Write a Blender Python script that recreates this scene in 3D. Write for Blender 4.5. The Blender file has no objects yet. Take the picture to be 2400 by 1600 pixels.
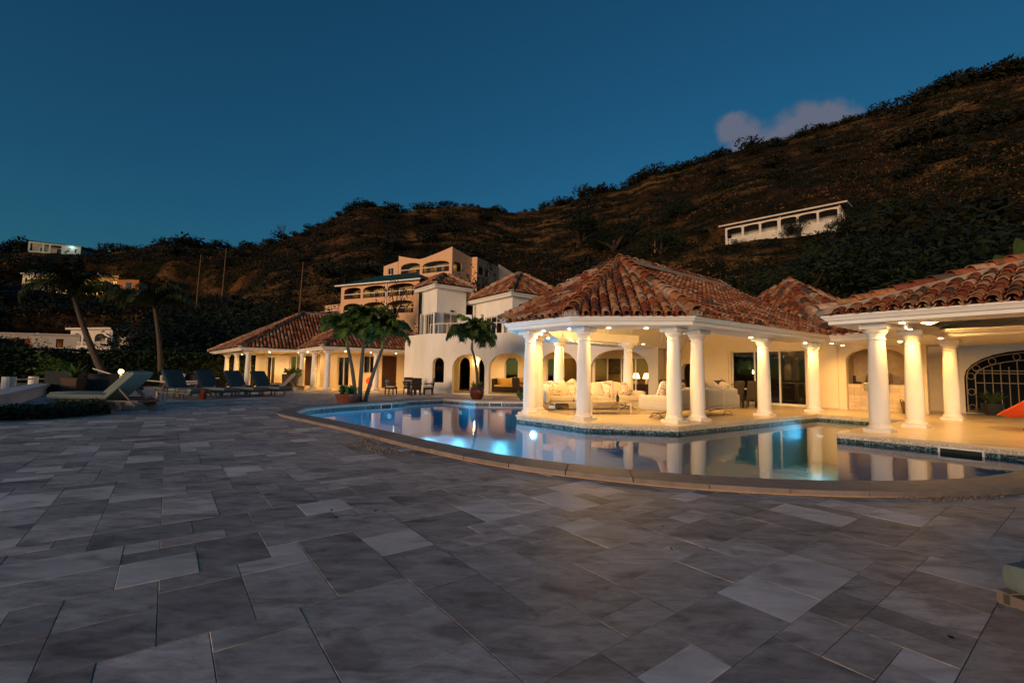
import bpy, bmesh, math, random
from mathutils import Vector, Matrix, noise
R = math.radians
sc = bpy.context.scene
C = sc.collection
rnd = random.Random(7)

# ---------------------------------------------------------------- camera
PITCH, ROLL, EYE = R(4.06), R(-0.946), 1.2
fw = Vector((0, math.cos(PITCH), math.sin(PITCH)))
up = Vector((0, -math.sin(PITCH), math.cos(PITCH)))
rt = Vector((1, 0, 0))
crt = math.cos(ROLL) * rt - math.sin(ROLL) * up
cup = math.sin(ROLL) * rt + math.cos(ROLL) * up
cam_d = bpy.data.cameras.new('camera')
cam_d.lens, cam_d.sensor_width, cam_d.clip_start, cam_d.clip_end = 16.0, 36.0, 0.05, 6000
cam = bpy.data.objects.new('camera', cam_d)
C.objects.link(cam)
cam.matrix_world = Matrix(((crt.x, cup.x, -fw.x, 0), (crt.y, cup.y, -fw.y, 0), (crt.z, cup.z, -fw.z, EYE), (0, 0, 0, 1)))
sc.camera = cam

# ---------------------------------------------------------------- sky: dusk, sun already at the horizon behind the camera
SUN_EL, SUN_AZ = R(3.0), R(214)          # azimuth measured from +Y clockwise: behind the camera, a little to the left
w = bpy.data.worlds.new('World'); sc.world = w; w.use_nodes = True
nt = w.node_tree; nt.nodes.clear()
def N(t, **k):
    n = nt.nodes.new(t)
    for a, b in k.items(): setattr(n, a, b)
    return n
def L(a, b): nt.links.new(a, b)
def wmath(op, a, b=None, c=None, clamp=False):
    n = N('ShaderNodeMath', operation=op, use_clamp=clamp)
    for i, v in enumerate((a, b, c)):
        if v is None: continue
        if isinstance(v, (int, float)): n.inputs[i].default_value = v
        else: L(v, n.inputs[i])
    return n.outputs[0]
sky = N('ShaderNodeTexSky', sky_type='NISHITA', sun_disc=False)
sky.sun_elevation = R(3.0); sky.sun_rotation = SUN_AZ; sky.altitude = 0
sky.air_density, sky.dust_density, sky.ozone_density = 1.0, 0.6, 4.0
tint = N('ShaderNodeMix', data_type='RGBA', blend_type='MULTIPLY'); tint.inputs['Factor'].default_value = 1
L(sky.outputs[0], tint.inputs['A']); tint.inputs['B'].default_value = (0.62, 1.22, 1.08, 1)
bg = N('ShaderNodeBackground'); bg.inputs[1].default_value = 0.125
out = N('ShaderNodeOutputWorld')
# one small evening cloud standing over the ridge
tc = N('ShaderNodeTexCoord')
nz = N('ShaderNodeTexNoise'); nz.inputs['Scale'].default_value = 22; nz.inputs['Detail'].default_value = 6; nz.inputs['Roughness'].default_value = .6
L(tc.outputs['Generated'], nz.inputs['Vector'])
def cdir(px, py):
    d = fw + crt * ((px - 1200) / 1066.7) - cup * ((py - 800) / 1066.7)
    return d.normalized()
best = None
for px, py, rad in ((1715, 302, .034), (1750, 335, .045), (1800, 345, .05), (1850, 318, .046), (1900, 293, .046), (1945, 278, .042), (1975, 300, .042)):
    vd = N('ShaderNodeVectorMath', operation='DISTANCE'); L(tc.outputs['Generated'], vd.inputs[0]); vd.inputs[1].default_value = cdir(px, py)
    v = wmath('SUBTRACT', 1.0, wmath('DIVIDE', vd.outputs['Value'], rad))
    best = v if best is None else wmath('MAXIMUM', best, v)
cm = wmath('ADD', best, wmath('MULTIPLY', wmath('SUBTRACT', nz.outputs[0], .5), 1.0))
mr = N('ShaderNodeMapRange', interpolation_type='SMOOTHSTEP'); L(cm, mr.inputs[0]); mr.inputs[1].default_value = .02; mr.inputs[2].default_value = .55; mr.inputs[3].default_value = 0; mr.inputs[4].default_value = .72
cmix = N('ShaderNodeMix', data_type='RGBA'); L(mr.outputs[0], cmix.inputs['Factor'])
L(tint.outputs['Result'], cmix.inputs['A']); cmix.inputs['B'].default_value = (1.30, 1.22, 1.52, 1)
L(cmix.outputs['Result'], bg.inputs[0]); L(bg.outputs[0], out.inputs[0])

# ---------------------------------------------------------------- the last warm light of the sunken sun
sd = bpy.data.lights.new('sun', 'SUN'); sd.energy = 4.0; sd.color = (1.0, 0.62, 0.36); sd.angle = R(22)
so = bpy.data.objects.new('sun', sd); C.objects.link(so)
sdir = Vector((math.sin(SUN_AZ) * math.cos(SUN_EL), math.cos(SUN_AZ) * math.cos(SUN_EL), math.sin(SUN_EL)))
so.visible_glossy = False     # afterglow, no disc left to mirror
so.rotation_euler = sdir.to_track_quat('Z', 'Y').to_euler()

sc.view_settings.view_transform = 'Standard'; sc.view_settings.look = 'None'
sc.view_settings.exposure = 0; sc.view_settings.gamma = 1
sc.render.engine = 'CYCLES'
cy = sc.cycles
cy.use_denoising = True; cy.max_bounces = 7; cy.diffuse_bounces = 4; cy.glossy_bounces = 4; cy.transmission_bounces = 4
cy.transparent_max_bounces = 12; cy.sample_clamp_indirect = 4; cy.caustics_reflective = False; cy.caustics_refractive = False

# ---------------------------------------------------------------- materials
def mat(name, col, rough=.6, col2=None, scale=6., amt=.5, bump=0., bscale=None, metal=0., spec=.5, detail=5., ranging=None, coords='Object', stretch=None, emit=None, rand=0., thr=(.35, .65), sub=0):
    m = bpy.data.materials.get(name)
    if m: return m
    m = bpy.data.materials.new(name); m.use_nodes = True
    t = m.node_tree; p = t.nodes['Principled BSDF']
    p.inputs['Roughness'].default_value = rough; p.inputs['Metallic'].default_value = metal
    p.inputs['Specular IOR Level'].default_value = spec
    c1 = (*col, 1); c2 = (*(col2 or tuple(x * .72 for x in col)), 1)
    co = t.nodes.new('ShaderNodeTexCoord'); src = co.outputs[coords]
    if stretch:
        mp = t.nodes.new('ShaderNodeMapping'); mp.inputs['Scale'].default_value = stretch; t.links.new(src, mp.inputs[0]); src = mp.outputs[0]
    n = t.nodes.new('ShaderNodeTexNoise'); n.inputs['Scale'].default_value = scale; n.inputs['Detail'].default_value = detail
    t.links.new(src, n.inputs['Vector'])
    r = t.nodes.new('ShaderNodeMapRange'); r.inputs[1].default_value, r.inputs[2].default_value = thr
    r.inputs[3].default_value = 0; r.inputs[4].default_value = amt
    t.links.new(n.outputs[0], r.inputs[0])
    x = t.nodes.new('ShaderNodeMix'); x.data_type = 'RGBA'; x.inputs['A'].default_value = c1; x.inputs['B'].default_value = c2
    t.links.new(r.outputs[0], x.inputs['Factor'])
    cur = x.outputs['Result']
    if rand:
        oi = t.nodes.new('ShaderNodeObjectInfo'); rr = t.nodes.new('ShaderNodeMapRange'); t.links.new(oi.outputs['Random'], rr.inputs[0])
        rr.inputs[3].default_value = 1 - rand; rr.inputs[4].default_value = 1 + rand
        h = t.nodes.new('ShaderNodeHueSaturation'); t.links.new(rr.outputs[0], h.inputs['Value']); t.links.new(cur, h.inputs['Color']); cur = h.outputs[0]
    t.links.new(cur, p.inputs['Base Color'])
    if bump:
        n2 = n
        if bscale:
            n2 = t.nodes.new('ShaderNodeTexNoise'); n2.inputs['Scale'].default_value = bscale; n2.inputs['Detail'].default_value = 4; t.links.new(src, n2.inputs['Vector'])
        b = t.nodes.new('ShaderNodeBump'); b.inputs['Strength'].default_value = bump; b.inputs['Distance'].default_value = .02
        t.links.new(n2.outputs[0], b.inputs['Height']); t.links.new(b.outputs[0], p.inputs['Normal'])
    if emit:
        p.inputs['Emission Color'].default_value = (*emit[0], 1); p.inputs['Emission Strength'].default_value = emit[1]
    return m
def glass(name, col=(.9, .95, .95), rough=.02, ior=1.5, add=.0):
    m = bpy.data.materials.get(name)
    if m: return m
    m = bpy.data.materials.new(name); m.use_nodes = True; t = m.node_tree; t.nodes.clear()
    o = t.nodes.new('ShaderNodeOutputMaterial'); mx = t.nodes.new('ShaderNodeMixShader'); tr = t.nodes.new('ShaderNodeBsdfTransparent'); gl = t.nodes.new('ShaderNodeBsdfGlossy')
    fr = t.nodes.new('ShaderNodeFresnel'); fr.inputs[0].default_value = ior
    tr.inputs[0].default_value = (*col, 1); gl.inputs['Roughness'].default_value = rough
    f = fr.outputs[0]
    if add:
        a = t.nodes.new('ShaderNodeMath'); a.operation = 'ADD'; a.use_clamp = True; a.inputs[1].default_value = add; t.links.new(f, a.inputs[0]); f = a.outputs[0]
    t.links.new(f, mx.inputs[0]); t.links.new(tr.outputs[0], mx.inputs[1]); t.links.new(gl.outputs[0], mx.inputs[2]); t.links.new(mx.outputs[0], o.inputs[0])
    return m
WHITE = mat('white_stucco', (.80, .77, .72), .75, (.66, .61, .54), 1.3, .6, .3, 45, stretch=(1, 1, .4))
TRIM = mat('white_trim', (.80, .79, .77), .5, (.72, .70, .67), 3, .5)
COLM = mat('column_paint', (.82, .80, .77), .55, (.68, .64, .58), 3.5, .6, .12, 30, stretch=(1, 1, .4))
CREAM = mat('cream_stucco', (.80, .68, .47), .75, (.72, .60, .40), 1.5, .5, .2, 40)
DARKGLASS = glass('dark_glass', (.55, .52, .47), .03, 1.5, .04)
CLEAR = glass('clear_glass', (.93, .95, .93), .02, 1.45)
WOODD = mat('dark_door_wood', (.055, .016, .010), .45, (.03, .009, .006), 5, .7, .15, 20, stretch=(1, 1, .15))
FRAME = mat('window_frame', (.72, .69, .62), .45)
FLOORT = mat('travertine_floor', (.70, .57, .38), .28, (.54, .41, .25), 2.2, .7, .05, 30, detail=8)
SHADE = mat('interior_dark', (.05, .04, .03), .8)  # near-black wall colour stands in for the shade of unlit rooms
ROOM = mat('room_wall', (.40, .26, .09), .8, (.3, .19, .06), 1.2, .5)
BLACKW = mat('dark_wicker', (.022, .016, .013), .6, (.05, .036, .028), 60, .6, .5, 80)
IRON = mat('black_iron', (.03, .03, .03), .45)
STEEL = mat('brushed_steel', (.62, .58, .50), .25, metal=1, scale=30)
BULB = mat('lamp_lens', (1, .8, .5), .5, emit=((1.0, .78, .42), 30))

# ---------------------------------------------------------------- mesh helpers
class MB:
    def __init__(s): s.v = []; s.f = []; s.c = None
    def add(s, vs, fs):
        o = len(s.v); s.v += [tuple(q) for q in vs]; s.f += [tuple(i + o for i in f) for f in fs]; return s
    def box(s, c, d, rz=0, M=None):
        x, y, z = d[0] / 2, d[1] / 2, d[2] / 2
        vs = [Vector((a * x, b * y, e * z)) for e in (-1, 1) for a, b in ((-1, -1), (1, -1), (1, 1), (-1, 1))]
        m = Matrix.Translation(c) @ (M if M is not None else Matrix.Rotation(rz, 4, 'Z'))
        return s.add([m @ q for q in vs], [(3, 2, 1, 0), (4, 5, 6, 7), (0, 1, 5, 4), (1, 2, 6, 5), (2, 3, 7, 6), (3, 0, 4, 7)])
    def bar(s, a, b, w, h=None, upv=(0, 0, 1)):
        a, b = Vector(a), Vector(b); d = b - a; l = d.length
        if l < 1e-6: return s
        y = d / l; u = Vector(upv)
        if abs(y.dot(u)) > .98: u = Vector((1, 0, 0))
        x = y.cross(u).normalized(); z = x.cross(y)
        return s.box((a + b) / 2, (w, l, h or w), M=Matrix((x, y, z)).transposed().to_4x4())
    def tube(s, pts, rad, n=8, cap=True):
        pts = [Vector(p) for p in pts]; rings = []
        rads = rad if isinstance(rad, (list, tuple)) else [rad] * len(pts)
        px = None
        for i, p in enumerate(pts):
            t = (pts[min(i + 1, len(pts) - 1)] - pts[max(i - 1, 0)]).normalized()
            if px is None:
                u = Vector((0, 0, 1)) if abs(t.z) < .9 else Vector((1, 0, 0)); px = t.cross(u).normalized()
            else: px = (px - t * px.dot(t)).normalized()
            py = t.cross(px)
            rings.append([p + (px * math.cos(2 * math.pi * k / n) + py * math.sin(2 * math.pi * k / n)) * rads[i] for k in range(n)])
        vs = [q for r_ in rings for q in r_]; fs = []
        for i in range(len(pts) - 1):
            for k in range(n): fs.append((i * n + k, i * n + (k + 1) % n, (i + 1) * n + (k + 1) % n, (i + 1) * n + k))
        if cap: fs += [tuple(reversed(range(n))), tuple((len(pts) - 1) * n + k for k in range(n))]
        return s.add(vs, fs)
    def lathe(s, prof, n=20, c=(0, 0, 0)):
        vs = []; fs = []
        for r_, z in prof: vs += [(c[0] + r_ * math.cos(2 * math.pi * k / n), c[1] + r_ * math.sin(2 * math.pi * k / n), c[2] + z) for k in range(n)]
        for i in range(len(prof) - 1):
            for k in range(n): fs.append((i * n + k, i * n + (k + 1) % n, (i + 1) * n + (k + 1) % n, (i + 1) * n + k))
        fs += [tuple(reversed(range(n))), tuple((len(prof) - 1) * n + k for k in range(n))]
        return s.add(vs, fs)
    def prism(s, poly, z0, z1):
        n = len(poly); vs = [(x, y, z0) for x, y in poly] + [(x, y, z1) for x, y in poly]
        a = sum(poly[i][0] * poly[(i + 1) % n][1] - poly[(i + 1) % n][0] * poly[i][1] for i in range(n))
        fs = [tuple(range(n, 2 * n)), tuple(reversed(range(n)))] + [(i, (i + 1) % n, n + (i + 1) % n, n + i) for i in range(n)]
        if a < 0: fs = [tuple(reversed(f)) for f in fs]
        return s.add(vs, fs)
    def rbox(s, c, d, r_, n=4, M=None, pinch=0):
        hx, hy, hz = d[0] / 2, d[1] / 2, d[2] / 2; r_ = min(r_, hx, hy, hz)
        idx = {}; vs = []; fs = []
        m = Matrix.Translation(c) @ (M if M is not None else Matrix())
        def vert(a, b, e):
            k = (round(a, 4), round(b, 4), round(e, 4))
            if k in idx: return idx[k]
            p = Vector((a * hx, b * hy, e * hz)); q = Vector((max(-hx + r_, min(hx - r_, p.x)), max(-hy + r_, min(hy - r_, p.y)), max(-hz + r_, min(hz - r_, p.z))))
            dd = p - q
            if dd.length > 1e-9: p = q + dd.normalized() * r_
            if pinch:
                f = 1 - pinch * max(abs(a) ** 4, abs(b) ** 4); p.z *= f
            idx[k] = len(vs); vs.append(m @ p); return idx[k]
        g = [-1 + 2 * i / n for i in range(n + 1)]
        # denser near edges
        g = [math.copysign(abs(t_) ** .6, t_) for t_ in g]
        for ax in range(3):
            for sgn in (-1, 1):
                for i in range(n):
                    for j in range(n):
                        q = []
                        for a, b in ((g[i], g[j]), (g[i + 1], g[j]), (g[i + 1], g[j + 1]), (g[i], g[j + 1])):
                            p = [0, 0, 0]; p[ax] = sgn; p[(ax + 1) % 3] = a; p[(ax + 2) % 3] = b; q.append(vert(*p))
                        fs.append(tuple(q) if sgn > 0 else tuple(reversed(q)))
        return s.add(vs, fs)
    def mesh(s, name, m, smooth=False):
        me = bpy.data.meshes.new(name); me.from_pydata(s.v, [], s.f); me.update()
        for k in (m if isinstance(m, (list, tuple)) else [m]): me.materials.append(k)
        if smooth:
            me.polygons.foreach_set('use_smooth', [True] * len(me.polygons))
            if smooth != 2: me.set_sharp_from_angle(angle=R(40))
        if s.c is not None:
            at = me.attributes.new('rnd', 'FLOAT', 'FACE'); at.data.foreach_set('value', s.c)
        return me
    def build(s, name, m, parent=None, smooth=False, world=True, kind=None):
        o = bpy.data.objects.new(name, s.mesh(name, m, smooth)); C.objects.link(o)
        if parent is not None: par(o, parent, world)
        if kind: o['kind'] = kind
        return o
def WM(o):
    return (WM(o.parent) @ o.matrix_parent_inverse if o.parent else Matrix()) @ Matrix.LocRotScale(o.location, o.rotation_euler, o.scale)
def par(o, p, world=True):
    o.parent = p
    if world: o.matrix_parent_inverse = WM(p).inverted()
def tag(o, label, cat, group=None):
    o['label'] = label; o['category'] = cat
    if group: o['group'] = group
    return o
def thing(name, label, cat, loc=(0, 0, 0), rz=0, group=None):
    o = bpy.data.objects.new(name, None); C.objects.link(o); o.location = loc; o.rotation_euler = (0, 0, rz); o.empty_display_size = .2
    return tag(o, label, cat, group)
def struct(o): o['kind'] = 'structure'; return o
def inst(name, me, M, parent=None):
    o = bpy.data.objects.new(name, me); C.objects.link(o)
    l, q, s_ = M.decompose(); o.location = l; o.rotation_euler = q.to_euler(); o.scale = s_
    if parent is not None: par(o, parent)
    return o
def dup(root, loc, rz, label=None, scale=None):
    r_ = root.copy(); C.objects.link(r_); r_.location = loc; r_.rotation_euler = (0, 0, rz)
    if scale: r_.scale = (scale,) * 3
    if label: r_['label'] = label
    def rec(o, p):
        for ch in [x for x in bpy.data.objects if x.parent == o]:
            c = ch.copy(); C.objects.link(c); c.parent = p; rec(ch, c)
    rec(root, r_); return r_
def lamp(name, loc, energy, parent, col=(1.0, .53, .13), rad=.06, spot=None, blend=.6, direction=(0, 0, -1)):
    d = bpy.data.lights.new(name, 'SPOT' if spot else 'POINT'); d.energy = energy; d.color = col; d.shadow_soft_size = rad
    if spot: d.spot_size = R(spot); d.spot_blend = blend
    o = bpy.data.objects.new(name, d); C.objects.link(o); o.location = loc
    o.rotation_euler = (-Vector(direction)).to_track_quat('Z', 'Y').to_euler()
    par(o, parent); return o
E1 = Vector((math.cos(R(37)), math.sin(R(37)))); E2 = Vector((math.cos(R(-53)), math.sin(R(-53)))); EB = -E2
def V2(p): return Vector((p[0], p[1]))
def XY(p, z): return (p[0], p[1], z)
class Path:
    """plan polyline; outside lies to the right of the walking direction"""
    def __init__(s, pts):
        s.p = [V2(q) for q in pts]; s.s = [0]
        for a, b in zip(s.p, s.p[1:]): s.s.append(s.s[-1] + (b - a).length)
        s.len = s.s[-1]; s.n = []
        segn = [Vector(((b - a).y, -(b - a).x)).normalized() for a, b in zip(s.p, s.p[1:])]
        for i in range(len(s.p)):
            a = segn[max(i - 1, 0)]; b = segn[min(i, len(segn) - 1)]; m = (a + b).normalized(); s.n.append(m / max(.5, m.dot(b)))
    def at(s, t, d=0):
        """point at distance t along, d metres inward (left side)"""
        i = 0
        while i < len(s.s) - 2 and t > s.s[i + 1]: i += 1
        f = (t - s.s[i]) / (s.s[i + 1] - s.s[i]); q = s.p[i].lerp(s.p[i + 1], f); n = s.n[i].lerp(s.n[i + 1], f)
        return q - n * d
    def pt(s, t, d, z): q = s.at(t, d); return (q.x, q.y, z)
def curve(pts, n=6):
    """Catmull-Rom through plan points"""
    P = [V2(pts[0]) * 2 - V2(pts[1])] + [V2(q) for q in pts] + [V2(pts[-1]) * 2 - V2(pts[-2])]; o = []
    for i in range(1, len(P) - 2):
        a, b, c, d = P[i - 1:i + 3]
        for k in range(n):
            t = k / n; o.append(.5 * (2 * b + (c - a) * t + (2 * a - 5 * b + 4 * c - d) * t * t + (3 * b - a - 3 * c + d) * t ** 3))
    o.append(P[-2]); return o
def arch_wall(path, z0, z1, ops, th, mb=None):
    """wall along path with openings (s0, s1, sill, spring, crown)"""
    mb = mb or MB(); zt = z1 if callable(z1) else (lambda q: z1)
    br = set(path.s)
    def top(q, o):
        h = (o[1] - o[0]) / 2; x = max(-1, min(1, (q - o[0] - h) / h)); return o[3] + (o[4] - o[3]) * math.sqrt(max(0, 1 - abs(x) ** 2.2))
    for o in ops:
        k = 14 if o[4] > o[3] else 1
        br |= {o[0] + (o[1] - o[0]) * (.5 - .5 * math.cos(math.pi * i / k)) for i in range(k + 1)}
    if callable(z1): br |= {path.len * i / 12 for i in range(13)}
    br = sorted(br); br = [q for i, q in enumerate(br) if i == 0 or q - br[i - 1] > 1e-5]
    def cell(a, b, a0, a1, b0, b1, tcap, bcap):
        P = path.pt
        f = [P(a, 0, a0), P(b, 0, b0), P(b, 0, b1), P(a, 0, a1)]; g = [P(a, th, a0), P(b, th, b0), P(b, th, b1), P(a, th, a1)]
        mb.add(f + g, [(0, 1, 2, 3), (7, 6, 5, 4), (3, 2, 6, 7), (4, 5, 1, 0)])
    for a, b in zip(br, br[1:]):
        m = (a + b) / 2; o = next((q for q in ops if q[0] < m < q[1]), None)
        if o is None: cell(a, b, z0, zt(a), z0, zt(b), 1, 1)
        else:
            if o[2] > z0 + .001: cell(a, b, z0, o[2], z0, o[2], 1, 1)
            if zt(a) - o[4] > -.5: cell(a, b, top(a, o), zt(a), top(b, o), zt(b), 1, 1)
    for o in ops:
        for q, sg in ((o[0], 1), (o[1], -1)):
            vs = [path.pt(q, 0, o[2]), path.pt(q, th, o[2]), path.pt(q, th, top(q, o)), path.pt(q, 0, top(q, o))]
            mb.add(vs, [(0, 1, 2, 3) if sg > 0 else (3, 2, 1, 0)])
    for q, sg in ((0, -1), (path.len, 1)):
        vs = [path.pt(q, 0, z0), path.pt(q, th, z0), path.pt(q, th, zt(q)), path.pt(q, 0, zt(q))]
        mb.add(vs, [(0, 1, 2, 3) if sg > 0 else (3, 2, 1, 0)])
    return mb
def glazing(path, s0, s1, zb, zt, parent, n=2, d=.12, fw_=.06, pane=None, name='window', arch=None, frame=None):
    """framed window or sliding door set d metres into the wall: frame part with one pane per light"""
    f = MB(); P = path.pt
    def rail(a, b, za, zb_): f.add([P(a, d - .03, za), P(b, d - .03, za), P(b, d - .03, zb_), P(a, d - .03, zb_), P(a, d + .04, za), P(b, d + .04, za), P(b, d + .04, zb_), P(a, d + .04, zb_)],
        [(0, 1, 2, 3), (7, 6, 5, 4), (3, 2, 6, 7), (4, 5, 1, 0), (1, 5, 6, 2), (0, 3, 7, 4)])
    rail(s0, s1, zt - fw_, zt); rail(s0, s1, zb, zb + fw_)
    st = (s1 - s0) / n
    for i in range(n + 1):
        c = s0 + st * i; a = max(s0, c - fw_ / 2); b = min(s1, c + fw_ / 2)
        if i == 0: b = s0 + fw_
        if i == n: a = s1 - fw_
        rail(a, b, zb + fw_, zt - fw_)
    o = f.build(name, frame or FRAME, parent)
    for i in range(n):
        a = s0 + st * i + fw_ / 2; b = a + st - fw_
        g = MB(); g.add([P(a, d, zb + fw_), P(b, d, zb + fw_), P(b, d, zt - fw_), P(a, d, zt - fw_)], [(0, 1, 2, 3)])
        g.build('pane', pane or DARKGLASS, o)
    return o

# ================================================================ ground, hill, terrace, pool
SKY = [(-600, 640), (0, 588), (60, 583), (130, 582), (200, 584), (250, 590), (300, 583), (400, 570), (480, 576), (560, 580), (610, 572), (650, 562), (700, 545), (760, 518), (840, 484), (880, 482),
       (950, 497), (1000, 488), (1060, 482), (1110, 480), (1150, 488), (1200, 498), (1260, 490), (1320, 472), (1400, 450), (1480, 432), (1520, 410), (1600, 395), (1700, 358), (1800, 336), (1900, 310),
       (2000, 282), (2100, 258), (2200, 214), (2300, 190), (2400, 165), (2800, 60)]
SK = []
for px, py in SKY:
    d = cdir(px, py); SK.append((math.atan2(d.x, d.y), d.z / math.hypot(d.x, d.y)))
def lerp_tab(tab, x):
    if x <= tab[0][0]: return tab[0][1]
    for (a, b), (c, d) in zip(tab, tab[1:]):
        if x <= c: return b + (d - b) * (x - a) / (c - a)
    return tab[-1][1]
RIDGE = [(-1.2, 235), (-.4, 235), (0, 240), (.3, 250), (.8, 265)]
FOOT = [(-1.2, 58), (0, 58), (.25, 50), (.5, 42), (.9, 40)]
PADS = [(57, 96, 12, 30.2), (64, 90, 8, 30.2), (50, 102, 7, 30.2), (-118, 112, 26, 16.5), (-100, 112, 26, 16.5), (-25, 85, 13, 9), (-16, 95, 12, 18), (-160, 155, 10, 40), (-59, 63, 8, 2.5), (-66, 63, 8, 1.5), (-52, 53, 12, 1.5), (-62, 53, 12, 1.5)]
def terr(x, y):
    r_ = math.hypot(x, y); a = math.atan2(x, y); f = abs(a)
    R_, r0 = lerp_tab(RIDGE, a), lerp_tab(FOOT, a); el = lerp_tab(SK, max(-1.0, min(1.0, a)))
    fade = 1 if f < 1.15 else max(0, 1 - (f - 1.15) / .6)
    zr = (el * R_ + 1.2) * fade
    if r_ < r0: return -2.2 + 2.0 * max(0, (r_ - r0 + 12) / 12) if r_ > r0 - 12 else -2.2
    t = (r_ - r0) / (R_ - r0)
    nz_ = noise.fractal(Vector((x * .022, y * .022, 3)), 1, 2, 4)
    if t <= 1: z = -.2 + zr * t ** 1.13 + nz_ * 2.2 * min(1, t * 4) * (1 - .55 * t)
    else: z = zr - (r_ - R_) * .28 + nz_ * 1.0
    for cx, cy, rad, zp in PADS:
        d = math.hypot(x - cx, y - cy)
        if d < rad * 1.35 and z > zp: z += (zp - z) * (1 if d < rad else 1 - (d - rad) / (rad * .35))
    return max(z, -3)
def hill_mat():
    m = bpy.data.materials.new('dry_hillside'); m.use_nodes = True; t = m.node_tree; p = t.nodes['Principled BSDF']; p.inputs['Roughness'].default_value = .95; p.inputs['Specular IOR Level'].default_value = .05
    g = t.nodes.new('ShaderNodeNewGeometry')
    def nz_(s, det, thr, vec=None):
        n = t.nodes.new('ShaderNodeTexNoise'); n.inputs['Scale'].default_value = s; n.inputs['Detail'].default_value = det; n.inputs['Roughness'].default_value = .62; t.links.new(g.outputs['Position'], n.inputs['Vector'])
        r_ = t.nodes.new('ShaderNodeMapRange'); r_.inputs[1].default_value, r_.inputs[2].default_value = thr; t.links.new(n.outputs[0], r_.inputs[0]); return r_.outputs[0], n.outputs[0]
    def mix(f, a, b):
        x = t.nodes.new('ShaderNodeMix'); x.data_type = 'RGBA'; t.links.new(f, x.inputs['Factor'])
        for k, v in (('A', a), ('B', b)):
            if isinstance(v, tuple): x.inputs[k].default_value = (*v, 1)
            else: t.links.new(v, x.inputs[k])
        return x.outputs['Result']
    big, _ = nz_(.022, 4, (.47, .60)); med, _ = nz_(.10, 6, (.45, .57)); fine, fr = nz_(.9, 6, (.35, .65))
    grass = mix(fine, (.085, .044, .016), (.24, .13, .045)); soil = mix(fine, (.022, .012, .007), (.055, .028, .014)); scrub = mix(fine, (.008, .008, .004), (.018, .016, .008))
    c = mix(med, scrub, mix(big, soil, grass)); t.links.new(c, p.inputs['Base Color'])
    b = t.nodes.new('ShaderNodeBump'); b.inputs['Distance'].default_value = 1.2; b.inputs['Strength'].default_value = .8; t.links.new(fr, b.inputs['Height']); t.links.new(b.outputs[0], p.inputs['Normal'])
    return m
mb = MB(); azs = [R(a) for a in range(-180, -60, 6)] + [R(-60 + .6 * i) for i in range(201)] + [R(a) for a in range(66, 181, 6)]
rs = [3 + 4 * i for i in range(9)] + [38 + 3.2 * i for i in range(76)] + [290, 320, 370, 450, 600, 900, 1500, 3000]
for r_ in rs:
    for a in azs:
        x, y = r_ * math.sin(a), r_ * math.cos(a); mb.v.append((x, y, terr(x, y) if r_ < 300 else max(-3, terr(x, y))))
na = len(azs)
for i in range(len(rs) - 1):
    for k in range(na - 1): mb.f.append((i * na + k, i * na + k + 1, (i + 1) * na + k + 1, (i + 1) * na + k))
struct(mb.build('hill', hill_mat(), smooth=2))

# ---- pool outline (plan, top of coping); walked so that the water is on the left
IN = curve([(-6.55, 14.35), (-6.25, 13.3), (-5.65, 12.55), (-4.71, 11.62), (-3.6, 10.5), (-2.6, 9.42), (-1.5, 8.2), (-.62, 7.3), (.03, 6.75), (.61, 6.36), (1.4, 5.98), (2.12, 5.72), (3.08, 5.53), (4.09, 5.49), (5.1, 5.6), (6.0, 5.85), (6.9, 6.25), (8.2, 7.1)], 4)
FARP = curve([(-6.55, 14.35), (-6.70, 15.3), (-6.25, 16.7), (-5.3, 18.2), (-4.6, 19.3)], 4)
FARS = [V2(q) for q in ((-4.6, 19.3), (-4.55, 20.4), (-3.25, 22.0), (-1.6, 20.65), (2.0, 20.9), (12.5, 20.0), (16.5, 13.0), (12.0, 8.0), (8.2, 7.1))]
OUTL = IN + list(reversed(FARS))[1:] + list(reversed(FARP))[1:-1]
def inside(p, poly):
    c = False; x, y = p; n = len(poly)
    for i in range(n):
        a, b = poly[i], poly[(i + 1) % n]
        if (a[1] > y) != (b[1] > y) and x < (b[0] - a[0]) * (y - a[1]) / (b[1] - a[1]) + a[0]: c = not c
    return c
def offset(pts, d):
    P = Path(pts); return [P.p[i] + P.n[i] * d for i in range(len(P.p))]
WZ = -.21; DZ = -.07
INo = offset(IN, .47); FPo = [p - (q - p) * 0 for p, q in zip(offset(list(reversed(FARP)), .42), FARP)]
POOLOUT = INo + list(reversed(FARS))[1:] + [V2(q) for q in FPo][1:-1]

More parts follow.
